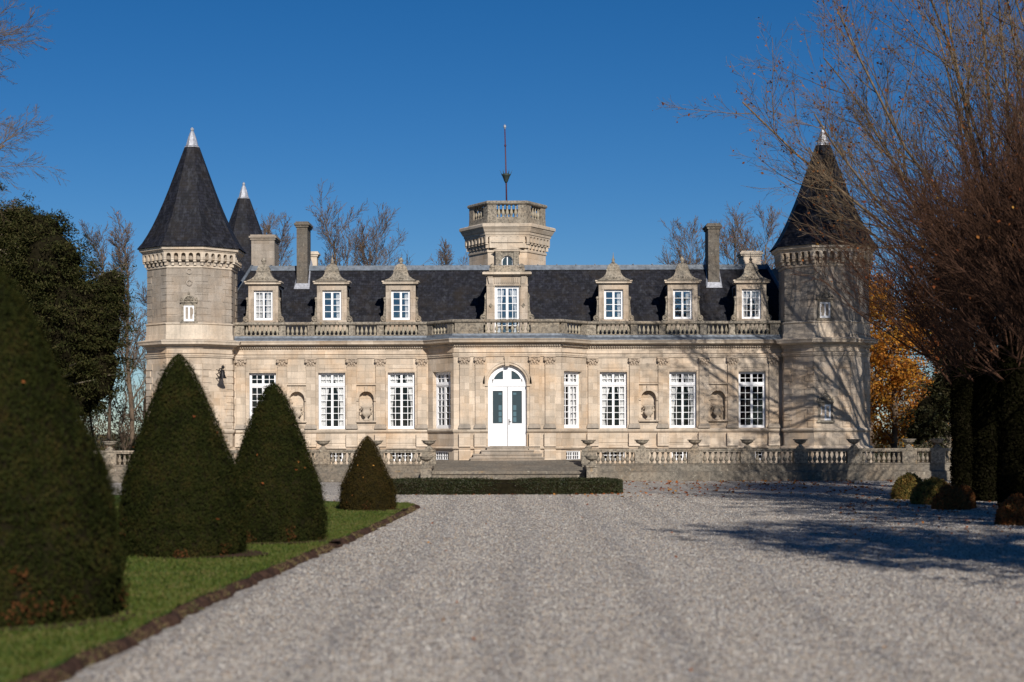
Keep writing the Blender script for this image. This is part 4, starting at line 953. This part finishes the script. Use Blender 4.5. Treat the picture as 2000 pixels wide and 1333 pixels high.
def soil_patch(x, y, rx, ry, h=.0):
    m_ = MB(); n_ = 36; vs = [(x, y, lawn_h(x, y)+.045)]
    for i in range(n_): a = 2*math.pi*i/n_; q = 1+.22*noise.noise((math.cos(a)*1.5+x, math.sin(a)*1.5, y)); vs.append((x+rx*q*math.cos(a), y+ry*q*math.sin(a), lawn_h(x, y)+.02))
    m_.add(vs, [(0, i+1, (i+1) % n_+1) for i in range(n_)]); structure(m_.build('soil_bed', 'soil'))
cones = [(-12, 1229, 250, 505, 95000, 'yew', 'largest dark yew cone, cut off by the left edge of the picture', .042),
         (357, 1092, 124, 690, 80000, 'yew', 'tall dark yew cone second from the left, brown patches at its foot', .038),
         (534, 1063, 100, 746, 70000, 'yew', 'dark yew cone with sunlit top, before the first tall window', .036),
         (717.5, 1000, 55, 851, 36000, 'yew_brown', 'smallest yew cone, bronze green, at the far end of the lawn', .032)]
for xc, yb_, hwp, yt_, nl, mt, lab, sz in cones:
    Yf = 3200*2.2/(yb_-842); hw = hwp*Yf/3200; Yc = Yf+hw*.95; hw = hwp*Yc/3200
    H = (842-yt_)*Yc/3200 + 2.3 - .10; X = px(xc, Yc)
    topiary('yew_cone', X, Yc, hw, H, nl, mt, lab, sz, lean=(-.02 if xc < 400 else 0))
    soil_patch(X+.22, Yc-.08, hw+.14, hw+.10)
def leafy_blob(name, pts_fn, n_, mats, size, parent=None, seed=1, core=None):
    pass
# low box hedge: an oblong loop of clipped box
def hedge_loop(cx, x0, x1, y0, y1, th, h):
    r_ = empty('box_hedge', ((x0+x1)/2, (y0+y1)/2, 0), 'low clipped box hedge in an oblong loop on the gravel before the steps', 'hedge')
    def path_pt(s_, w_):     # s in 0..1 round a rounded rectangle, w across
        a = s_*2*np.pi; ca, sa = np.cos(a), np.sin(a); e = .38
        hx, hy = (x1-x0)/2-th/2, (y1-y0)/2-th/2
        X = np.sign(ca)*np.abs(ca)**e*hx; Y = np.sign(sa)*np.abs(sa)**e*hy
        nx, ny = X/hx**2, Y/hy**2; l = np.hypot(nx, ny); return X + nx/l*w_, Y + ny/l*w_
    g_ = np.random.default_rng(5); n_ = 60000; xs_ = (x1-x0); s_ = g_.random(n_*3)
    X0, Y0 = path_pt(s_, 0); wgt = np.hypot(*(np.array(path_pt(s_+1e-3, 0))-np.array([X0, Y0]))); keep = g_.random(len(s_)) < wgt/np.percentile(wgt, 97); s_ = s_[keep][:n_]; n_ = len(s_)
    side = g_.integers(0, 3, n_); t = g_.random(n_)
    w_ = np.where(side == 0, th/2, np.where(side == 1, -th/2, (t-.5)*th)); z = np.where(side == 2, h, t*h)
    X, Y = path_pt(s_, w_); P = np.stack([X+(x0+x1)/2, Y+(y0+y1)/2, z], 1); nn = np.zeros_like(P); nn[side == 2, 2] = 1
    XI, YI = path_pt(s_, 0); d_ = np.stack([X-XI, Y-YI, 0*X], 1); nn[side != 2] = unit(d_[side != 2]+1e-6)*np.where(side[side != 2] == 0, 1, 1)[:, None]
    P += nn*(.05*fbm(P, 1.6, 2)[:, None] + .035*g_.normal(size=(n_, 1))*.6)
    V, F = cards(P, .05, nrm=nn, spread=.8, aspect=.55, seed=8); np_obj('foliage', V, F, 'box', parent=r_)
    m_ = MB(); K = 120; vs = []; fs = []
    for i in range(K):
        for w2, z2 in ((th/2-.04, 0), (th/2-.04, h-.04), (-th/2+.04, h-.04), (-th/2+.04, 0)):
            a, b = path_pt(np.array([i/K]), w2); vs.append((float(a[0])+(x0+x1)/2, float(b[0])+(y0+y1)/2, z2))
    for i in range(K):
        j = (i+1) % K
        for q in range(3): fs.append((i*4+q, j*4+q, j*4+q+1, i*4+q+1))
    m_.add(vs, fs); m_.build('inner_twigs', 'core', r_)
hedge_loop(c, c-4.5, 4.12, 59.0, 64.2, .75, .44)
def shrub(name, xc, yb_, hwp, hp, mt, label, grp, z_flat=.8, nl=9000, size=.07):
    Yf = gy(yb_); hw = hwp*Yf/3200; Yc = Yf+hw*.8; H = hp*Yc/3200; X = px(xc, Yc)
    r_ = empty(name, (X, Yc, 0), label, 'shrub', grp); g_ = np.random.default_rng(int(xc))
    d_ = unit(g_.normal(size=(nl, 3))); d_[:, 2] = np.abs(d_[:, 2]); lf = 1 + .16*fbm(d_, 1.8, xc) + .10*fbm(d_, 5, xc) + .05*g_.normal(size=nl)
    P = np.stack([X + d_[:, 0]*hw*lf, Yc + d_[:, 1]*hw*lf, d_[:, 2]*H*lf + .01], 1)
    V, F = cards(P, size, nrm=d_, spread=.9, aspect=.5, seed=int(xc)); np_obj('foliage', V, F, mt, parent=r_)
    m_ = MB(); m_.lathe(X, Yc, [(hw*.86, 0), (hw*.88, H*.3), (hw*.7, H*.65), (hw*.4, H*.86), (.02, H*.92)], 16); m_.build('inner_twigs', 'core', r_)
shrub('shrub', 1776, 979, 31, 46, 'shrub_olive', 'olive brown round shrub, first at the foot of the right-hand trees', 'low shrubs beside the drive')
shrub('shrub', 1820, 989, 38, 47, 'shrub_olive', 'olive shrub second from the left of the low row at right', 'low shrubs beside the drive')
shrub('shrub', 1858, 999, 34, 42, 'shrub_red', 'russet shrub in front of the first dark trunk', 'low shrubs beside the drive')
shrub('shrub', 1885, 996, 19, 40, 'shrub_red', 'small russet shrub between two dark trunks', 'low shrubs beside the drive')
shrub('shrub', 1984, 1030, 36, 52, 'shrub_red', 'russet shrub at the right edge of the picture', 'low shrubs beside the drive')

# ------------------------------------------------------------------ trees
class Skel:
    def __init__(s, seed): s.g = random.Random(seed); s.lines = []; s.tips = []
    def limb(s, p, d, L, r, lvl, maxl, up=.12, wig=.12, dens=1.3, ang=(25, 50), ratio=.6, rmin=.008, kids=None, r_end=.35, start=.2):
        g_ = s.g; n_ = max(3, min(9, int(L/.5)+2)); pts = [Vector(p)]; rs = [r]; d = Vector(d).normalized()
        for i in range(n_):
            d = (d + Vector((g_.gauss(0, wig), g_.gauss(0, wig), g_.gauss(0, wig*.7) + up*(1 if lvl < maxl else .6)))/1.0).normalized()
            pts.append(pts[-1] + d*L/n_); rs.append(max(rmin, r*(1-(1-r_end)*(i+1)/n_)))
        s.lines.append((lvl, pts, rs)); s.tips.append((lvl, pts[-1], d))
        if lvl >= maxl: return
        k = kids[lvl] if kids else int(L*dens)
        for j in range(k):
            t = start + (1-start)*(j + g_.random())/k; q = min(len(pts)-2, int(t*n_)); fr = t*n_-q
            b = pts[q].lerp(pts[q+1], min(1, fr)); dd = (pts[q+1]-pts[q]).normalized()
            ax = dd.cross(Vector((g_.gauss(0, 1), g_.gauss(0, 1), g_.gauss(0, 1)))).normalized()
            nd = Matrix.Rotation(R(g_.uniform(*ang)), 3, ax) @ dd
            rr = rs[q]*g_.uniform(.38, .56); ll = L*ratio*g_.uniform(.6, 1.15)*(1-.45*t)
            s.limb(b, nd, ll, rr, lvl+1, maxl, up, wig, dens, ang, ratio, rmin, kids, r_end, .15)
    def mesh(s, lv0=0, lv1=99, sides=(8, 6, 5, 4, 3, 3, 3)):
        Vs = []; Fs = []; k = 0
        for lvl, pts, rs in s.lines:
            if not lv0 <= lvl <= lv1: continue
            n_ = sides[min(lvl, len(sides)-1)]; P = np.array([tuple(p) for p in pts]); m_ = len(P)
            T = np.gradient(P, axis=0); T = unit(T); ref = np.array([.31, .17, .93]) if abs(T[0, 2]) < .8 else np.array([1., .2, 0])
            A = unit(np.cross(T, ref)); B = np.cross(T, A); th = np.arange(n_)*2*np.pi/n_
            V = P[:, None, :] + np.array(rs)[:, None, None]*(A[:, None, :]*np.cos(th)[None, :, None] + B[:, None, :]*np.sin(th)[None, :, None])
            Vs.append(V.reshape(-1, 3)); i = np.arange(m_-1)[:, None]*n_; q = np.arange(n_)[None, :]; q2 = (q+1) % n_
            Fs.append(np.stack([i+q, i+q2, i+n_+q2, i+n_+q], -1).reshape(-1, 4)+k); k += m_*n_
        return np.concatenate(Vs), np.concatenate(Fs)
def tip_leaves(sk, lvl, n_, size, seed, spread=.25, cond=None):
    g_ = np.random.default_rng(seed); T = [l for l in sk.lines if l[0] >= lvl]
    P = []
    for _ in range(n_):
        l = T[g_.integers(len(T))]; q = g_.integers(1, len(l[1])); p = l[1][q]
        P.append((p.x + g_.normal()*spread*.3, p.y + g_.normal()*spread*.3, p.z - abs(g_.normal())*spread*.4))
    P = np.array(P)
    if cond is not None: P = P[cond(P)]
    return cards(P, size, aspect=.7, seed=seed)
def make_tree(name, base, label, grp, sk, bark, lv_trunk=0, leaves=None, leafmat=None, cat='tree', twig=None):
    r_ = empty(name, base, label, cat, grp)
    V, F = sk.mesh(0, lv_trunk); np_obj('trunk', V, F, bark, parent=r_, smooth=True)
    V, F = sk.mesh(lv_trunk+1, 99); parts = [(V, F, 0)]
    if leaves is not None: parts.append((leaves[0], leaves[1], 1))
    V, F, mi = join(parts); np_obj('crown', V, F, [twig or bark] + ([leafmat] if leafmat else []), mi, parent=r_)
    return r_
# big plane trees on the right-hand side of the drive
def plane(base, seed, H, spread_l, label, nl=2500, fork=5.0, maxl=4, r0=.42, nlimb=11, bias=(-.3, 0), leaf=.13, kids=(0, 9, 8, 6), grp='bare plane trees', rmin=.009, Lf=1.0, el=(28, 72), up=.06):
    sk = Skel(seed); g_ = sk.g; b = Vector(base)
    pts = [b, b+Vector((.1, 0, fork*.5)), b+Vector((0, .1, fork)), b+Vector((.2, 0, fork+2.5)), b+Vector((.1, .1, fork+4.5))]; rs = [r0*1.25, r0, r0*.9, r0*.6, r0*.4]
    sk.lines.append((0, pts, rs))
    for i in range(nlimb):
        a = 2*math.pi*(i+g_.random()*.6)/nlimb; e = R(g_.uniform(*el)); h0 = fork + 4.3*(i/nlimb)**1.1
        d = Vector((math.cos(a)*math.cos(e)+bias[0]*g_.random(), math.sin(a)*math.cos(e)+bias[1], math.sin(e)))
        L = g_.uniform(.8, 1.1)*(H-h0)*(.62 + .25*math.sin(e))*Lf
        sk.limb(b+Vector((0, 0, h0)), d, L, r0*.24, 1, maxl, up=up, wig=.07, kids=kids, ratio=.52, ang=(22, 48), rmin=rmin, start=.22)
    lv = tip_leaves(sk, maxl-1, nl, leaf, seed)
    return make_tree('plane_tree', base, label, grp, sk, 'bark_plane', 0, lv, 'leaf_dark')
plane((20.9, 68, 0), 11, 27, 0, 'huge bare plane tree reaching over the right tower with a few brown leaves', 4600, 5.5, 4, .36, 21, (-.42, 0), .12, (0, 12, 9, 8), Lf=.97, rmin=.006, el=(16, 84))
plane((24.5, 60, 0), 23, 22, 0, 'bare plane tree rising behind the hornbeams at the right edge', 1500, 6, 4, .34, 15, (-.25, 0), .13, (0, 9, 8, 6), el=(40, 80), rmin=.005)
plane((-22.0, 47, 0), 57, 23, 0, 'bare tree on the left whose drooping twigs reach into the sky', 400, 7.5, 4, .30, 60, (.1, 0), .09, (0, 15, 11, 9), 'bare trees on the left', Lf=.66, el=(-20, 70), up=-.02, rmin=.005)
plane((-24.0, 49, 0), 63, 30, 0, 'taller bare tree behind, at the upper left corner, its twigs crossing the sky', 300, 13, 4, .30, 40, (.1, 0), .10, (0, 14, 11, 8), 'bare trees on the left', Lf=.74, el=(-10, 50), up=.0, rmin=.005)
# reddish upright hornbeams on thick dark ivy-clad trunks
def hornbeam(xpx, yb_, seed, label, H=10.5, w_=.45, fork=3.2, n1=72, spread=3.2):
    Y = gy(yb_); X = px(xpx, Y); sk = Skel(seed); g_ = sk.g; b = Vector((X, Y, 0))
    sk.lines.append((0, [b, b+Vector((0, 0, 2)), b+Vector((0, 0, 5)), b+Vector((0, 0, 8))], [.25, .2, .15, .06]))
    for i in range(n1):
        a = g_.random()*2*math.pi; h0 = fork + 4.5*g_.random()**1.3; tilt = R(g_.uniform(12, 66))
        d = Vector((math.cos(a)*math.sin(tilt), math.sin(a)*math.sin(tilt), math.cos(tilt)))
        L = (H-h0)*g_.uniform(.7, 1.05)
        sk.limb(b+Vector((0, 0, h0)), d, L, .035, 1, 3, up=.035, wig=.085, kids=(0, 12, 7), ratio=.52, ang=(14, 42), rmin=.006, start=.1)
    lv = tip_leaves(sk, 2, 260, .09, seed)
    r_ = make_tree('hornbeam', (X, Y, 0), label, 'red twigged hornbeams on ivy clad trunks', sk, 'twig_red', 0, lv, 'leaf_brown')
    n_ = 9000; gg = np.random.default_rng(seed); a = gg.random(n_)*2*math.pi; z = gg.random(n_)*(fork+2.4); rad = w_*(1+.06*np.sin(z*3+a*2)) + .03*gg.normal(size=n_); rad *= np.clip((fork+2.6-z)/1.4, .25, 1)
    P = np.stack([X+rad*np.cos(a), Y+rad*np.sin(a), z], 1); nn = np.stack([np.cos(a), np.sin(a), 0*a], 1)
    V, F = cards(P, .10, nrm=nn, spread=.7, aspect=.7, seed=seed); V2 = []; 
    m_ = MB(); m_.lathe(X, Y, [(w_*.9, 0), (w_*.95, 1), (w_*.9, fork+.8), (w_*.4, fork+2.2), (.05, fork+2.6)], 14); m_.build('ivy_core', 'core', r_)
    np_obj('ivy', V, F, 'ivy', parent=r_)
hornbeam(1881, 962, 3, 'hornbeam with the farthest dark ivy clad trunk, nearest the balustrade', 11, .40)
hornbeam(1929, 982, 5, 'second hornbeam from the balustrade, its dark trunk clear of the shrubs', 10.8, .43)
hornbeam(1979, 992, 8, 'third hornbeam from the balustrade, its dark trunk near the picture edge', 10.8, .42)
hornbeam(2062, 1016, 13, 'nearest hornbeam, only its red twigs reaching in from the right edge', 10.6, .40)

# far bare trees behind the house
def bare(xpx, ytop, Y, seed, label, r0=.16, wide=1.0, low=.2, base_z=0, leaves=150, k=(0, 12, 8), sway=0):
    X = px(xpx, Y); H = hz(ytop, Y); sk = Skel(seed); g_ = sk.g; b = Vector((X, Y, base_z))
    pts = [b]; n_ = 8; p = b
    for i in range(n_): p = p + Vector((g_.gauss(sway, .12), g_.gauss(0, .12), H*.86/n_)); pts.append(p)
    rs = [r0*(1-.8*i/n_) for i in range(n_+1)]; sk.lines.append((0, pts, rs))
    for i in range(24):
        t = low + (1-low)*(i+g_.random())/24; q = min(n_-1, int(t*n_)); bp_ = pts[q].lerp(pts[q+1], t*n_-q)
        a = g_.random()*2*math.pi; tilt = R(g_.uniform(22, 55)*(1.15-.6*t)); d = Vector((math.cos(a)*math.sin(tilt)*wide, math.sin(a)*math.sin(tilt)*wide, math.cos(tilt)))
        sk.limb(bp_, d, H*g_.uniform(.2, .32)*(1.15-.65*t)*(.6+.4*wide), r0*.35*(1.2-t), 1, 3, up=.06, wig=.10, kids=k, ratio=.55, ang=(22, 45), rmin=.010, start=.15)
    lv = tip_leaves(sk, 2, leaves//2, .10, seed)
    make_tree('bare_tree', (X, Y, base_z), label, 'bare trees behind the house', sk, 'bark_far', 0, lv, 'leaf_brown')
bare(252, 408, 98, 1, 'tall slender bare tree beside the left tower', .17, .8, .25, leaves=300)
bare(205, 430, 108, 2, 'thin bare tree between the big evergreen and the tall slender tree', .13, .8, .2)
bare(285, 520, 104, 3, 'slim bare tree close against the left tower edge', .13, .7, .15)
bare(500, 392, 112, 4, 'bare tree behind the rear turret', .2, 1.3, .3)
bare(548, 430, 116, 14, 'small bare tree between the two left chimneys', .2, 1.1, .4)
bare(655, 402, 112, 5, 'round-headed bare tree behind the roof right of the left chimney', .24, 1.7, .45)
bare(712, 425, 114, 15, 'wide bare tree behind the roof over the third dormer from left', .24, 1.7, .45)
bare(880, 470, 118, 6, 'tip of a bare tree just left of the central tower', .16, 1.2, .5)
bare(1350, 425, 112, 7, 'bare tree behind the roof left of the right chimney', .2, 1.2, .45)
bare(1432, 405, 110, 8, 'bare tree behind the roof between right chimney and right tower', .22, 1.3, .45, leaves=400)
bare(1492, 410, 106, 9, 'bare tree touching the left side of the right tower roof', .2, 1.2, .4, leaves=400)
bare(1345, 500, 118, 16, 'lowest bare tree tips right of the fifth dormer', .14, 1.2, .5)
for i, (x_, l) in enumerate(((162, 'thin bare sapling nearest the big evergreen, beyond the balustrade'), (188, 'thin bare sapling left of the far left urn'), (240, 'thin bare sapling right of the far left urn'))):
    bare(x_, 690+20*i, 92+3*i, 60+i, l, .08, .6, .15, leaves=20, k=(0, 5, 4))

# big evergreen at left
def evergreen(name, cx, cy, blobs, n_clump, per, size, mat, label, cat, grp, trunk_r=.4, seed=9, base_z=0, twigs=60, core=True):
    r_ = empty(name, (cx, cy, base_z), label, cat, grp); g_ = np.random.default_rng(seed)
    W = np.array([b[3]*b[3]*b[4] for b in blobs]); W = W/W.sum(); Cs = []
    for _ in range(n_clump):
        b = blobs[g_.choice(len(blobs), p=W)]; d_ = g_.normal(size=3); d_ /= np.linalg.norm(d_); q = g_.random()**.33*(.97+.12*g_.normal()) + (.30*g_.random() if g_.random() < .28 else 0)
        Cs.append((b[0]+d_[0]*b[3]*q, b[1]+d_[1]*b[3]*q, b[2]+d_[2]*b[4]*q, d_[0], d_[1], d_[2]))
    Cs = np.array(Cs); P = np.repeat(Cs, per, 0); nP = len(P)
    off = g_.normal(size=(nP, 3))*np.array([.34, .34, .16])*max(size, .24)*2.6
    out = P[:, 3:6]*[1, 1, .1]; along = unit(out + np.array([0, 0, -.25]) + .3*g_.normal(size=(nP, 3)))
    PP = P[:, :3] + off + along*(g_.random((nP, 1))*size*1.5)
    V, F = cards(PP, size, nrm=np.tile([0, -.2, 1.], (nP, 1)), spread=.8, aspect=.34, seed=seed, along=along)
    np_obj('crown', V, F, mat, parent=r_)
    cm = MB()
    for b in blobs: cm.M = Matrix.Translation((b[0], b[1]+.3, b[2])); cm.lathe(0, 0, [(b[3]*.72*math.sin(t_)+.01, -b[4]*.72*math.cos(t_)) for t_ in np.linspace(0, math.pi, 8)], 12)
    if core: cm.build('inner_branches', 'core', r_)
    sk = Skel(seed); top = max(b[2] for b in blobs); sk.lines.append((0, [Vector((cx, cy, base_z)), Vector((cx+.2, cy, top*.5)), Vector((cx, cy, top))], [trunk_r, trunk_r*.8, trunk_r*.25]))
    for _ in range(twigs):
        q = Cs[g_.integers(len(Cs))]; z0 = max(base_z+1, q[2]*.75); A = Vector((cx, cy, z0)); B = Vector(q[:3]); mid = A.lerp(B, .5)+Vector((0, 0, .4)); sk.lines.append((1, [A, mid, B, B+(B-mid)*.12], [.09, .06, .03, .015]))
    V, F = sk.mesh(); np_obj('trunk', V, F, 'bark', parent=r_)
    return r_
Ye = 88; bl_ = [(px(x_, Ye), Ye+dy, hz(y_, Ye), rx*Ye/3200, rz*Ye/3200) for x_, y_, rx, rz, dy in ((205, 640, 50, 90, -1), (215, 560, 38, 45, 0), (60, 620, 95, 190, 0), (20, 520, 90, 120, 1), (110, 520, 75, 85, -1), (150, 640, 85, 130, -1), (185, 600, 62, 70, 0), (195, 720, 55, 85, -1), (150, 765, 65, 62, 0), (-60, 560, 120, 200, 1), (75, 455, 65, 55, 0), (20, 430, 60, 45, 1))]
evergreen('cedar', px(90, Ye), Ye, bl_, 3400, 60, .17, 'conifer_light', 'massive dark evergreen tree with drooping boughs at the left edge', 'tree', None, .5)
for (X0, Y0, zc, rx, rz, l) in ((13.0, 15.5, 9.5, 4.0, 4.2, 'near'), (16.8, 28, 9.5, 4.6, 4.4, 'far')):
    evergreen('cedar', X0, Y0, [(X0, Y0, zc, rx, rz), (X0-1.6, Y0+1.5, zc-1.5, rx*.7, rz*.6), (X0+1.5, Y0-1, zc+1.5, rx*.6, rz*.8)], 620, 24, .26, 'conifer', 'dark evergreen outside the right edge, the %s of two that shade the gravel' % ('nearer' if l == 'near' else 'farther'), 'tree', 'evergreens shading the drive', .35, int(Y0), 0, 90, False)
Ye = 84; bl_ = [(px(x_, Ye), Ye, hz(y_, Ye), rx*Ye/3200, rz*Ye/3200) for x_, y_, rx, rz in ((1820, 820, 42, 60), (1850, 780, 40, 70), (1795, 850, 30, 30), (1880, 740, 50, 90), (1930, 780, 50, 90))]
evergreen('evergreen_bush', px(1850, Ye), Ye, bl_, 420, 34, .2, 'conifer', 'dark evergreen bush behind the balustrade beside the orange tree', 'bush', None, .12, 19, .4, 10)
# orange autumn trees behind the right end
def autumn(xpx, Y, seed, ytop, hwpx, label, n_=16000, mat='leaf_orange', low=2.0):
    X = px(xpx, Y); H = hz(ytop, Y); sk = Skel(seed); g_ = sk.g; b = Vector((X, Y, 0)); W = hwpx*Y/3200
    sk.lines.append((0, [b, b+Vector((.1, 0, H*.3)), b+Vector((-.1, 0, H*.6)), b+Vector((0, 0, H*.9))], [.2, .16, .1, .04]))
    for i in range(30):
        h0 = low*.6 + (H*.8-low*.6)*i/30; a = g_.random()*2*math.pi; tilt = R(g_.uniform(35, 75)); d = Vector((math.cos(a)*math.sin(tilt), math.sin(a)*math.sin(tilt), math.cos(tilt)))
        sk.limb(b+Vector((0, 0, h0)), d, W*g_.uniform(.7, 1.1)*(1.1-.4*i/30), .05, 1, 3, up=.05, wig=.1, kids=(0, 8, 5), ratio=.55, ang=(25, 55), rmin=.012)
    lv = tip_leaves(sk, 2, n_, .16, seed, 1.0)
    make_tree('autumn_tree', (X, Y, 0), label, 'orange autumn trees behind the right tower', sk, 'bark_far', 0, lv, mat)
autumn(1745, 92, 71, 520, 90, 'bright orange leaved tree just right of the right tower', 15000)
autumn(1700, 99, 72, 430, 80, 'taller russet tree partly hidden behind the right tower', 7000, 'leaf_brown')
autumn(1830, 98, 73, 470, 100, 'orange brown tree behind the dark evergreen bush', 12000, 'leaf_brown')
# far hedgerow on the horizon, left and right of the house: undergrowth nobody could count
def undergrowth(x0, x1, Y, ztop, n_, seed, mat):
    g_ = np.random.default_rng(seed); x = px(x0, Y) + (px(x1, Y)-px(x0, Y))*g_.random(n_); z = g_.random(n_)**1.4
    top = ztop*(1+.35*np.array([noise.noise((a*.35, seed, 0)) for a in x]) + .2*np.array([noise.noise((a*1.7, seed, 3)) for a in x]))
    P = np.stack([x, Y + 3*g_.random(n_), z*top], 1); V, F = cards(P, .3, aspect=.22, seed=seed, along=np.tile([0, 0, 1.], (n_, 1)))
    tag(np_obj('undergrowth', V, F, mat), kind='stuff')
M['brush'] = leaf_mat('winter_brush', [(.05, .035, .025), (.09, .06, .045), (.13, .09, .06), (.09, .08, .03)], .1, .9, .1, .3)
undergrowth(-200, 480, 110, 4.0, 22000, 1, 'brush'); undergrowth(1560, 2300, 108, 2.8, 16000, 2, 'brush')

# ------------------------------------------------------------------ fallen leaves
def litter(n_, fn, seed, size, mat):
    g_ = np.random.default_rng(seed); P = fn(g_, n_); V, F = cards(P, size, nrm=np.tile([0, 0, 1.], (len(P), 1)), spread=.35, aspect=.75, seed=seed); return V, F
def f1(g_, n_):
    y = 55 + 19.0*g_.random(n_)**.7; x = 1.5 + 17*g_.random(n_)**.8; k = (np.array([noise.noise((a*.6, b*.9, 4)) for a, b in zip(x, y)]) + .5*g_.random(n_) > .1)
    return np.stack([x, y, .03+.02*g_.random(n_)], 1)[k]
def f2(g_, n_):
    y = 13 + 45*g_.random(n_); x = (g_.random(n_)-.32)*y*.65; return np.stack([x, y, .02+.01*g_.random(n_)], 1)
def f3(g_, n_):
    y = 33 + 22*g_.random(n_); x = y*.2 + (y*.12)*g_.random(n_); return np.stack([x, y, .02+.01*g_.random(n_)], 1)
def f4(g_, n_): return np.stack([-3.8+7.6*g_.random(n_), 58.85-.25*g_.random(n_), .03+0*g_.random(n_)], 1)
V, F, mi = join([(*litter(1500, f1, 1, .13, None), 0), (*litter(110, f2, 2, .07, None), 0), (*litter(420, f3, 3, .10, None), 0), (*litter(50, f4, 5, .1, None), 0)])
tag(np_obj('fallen_leaves', V, F, 'leaf_brown'), kind='stuff')
tag(bpy.data.objects['fallen_leaves'], 'dry brown leaves scattered over the gravel', 'leaves')
print('objects', len(sc.objects), 'verts', sum(len(o.data.vertices) for o in sc.objects if o.type == 'MESH'))
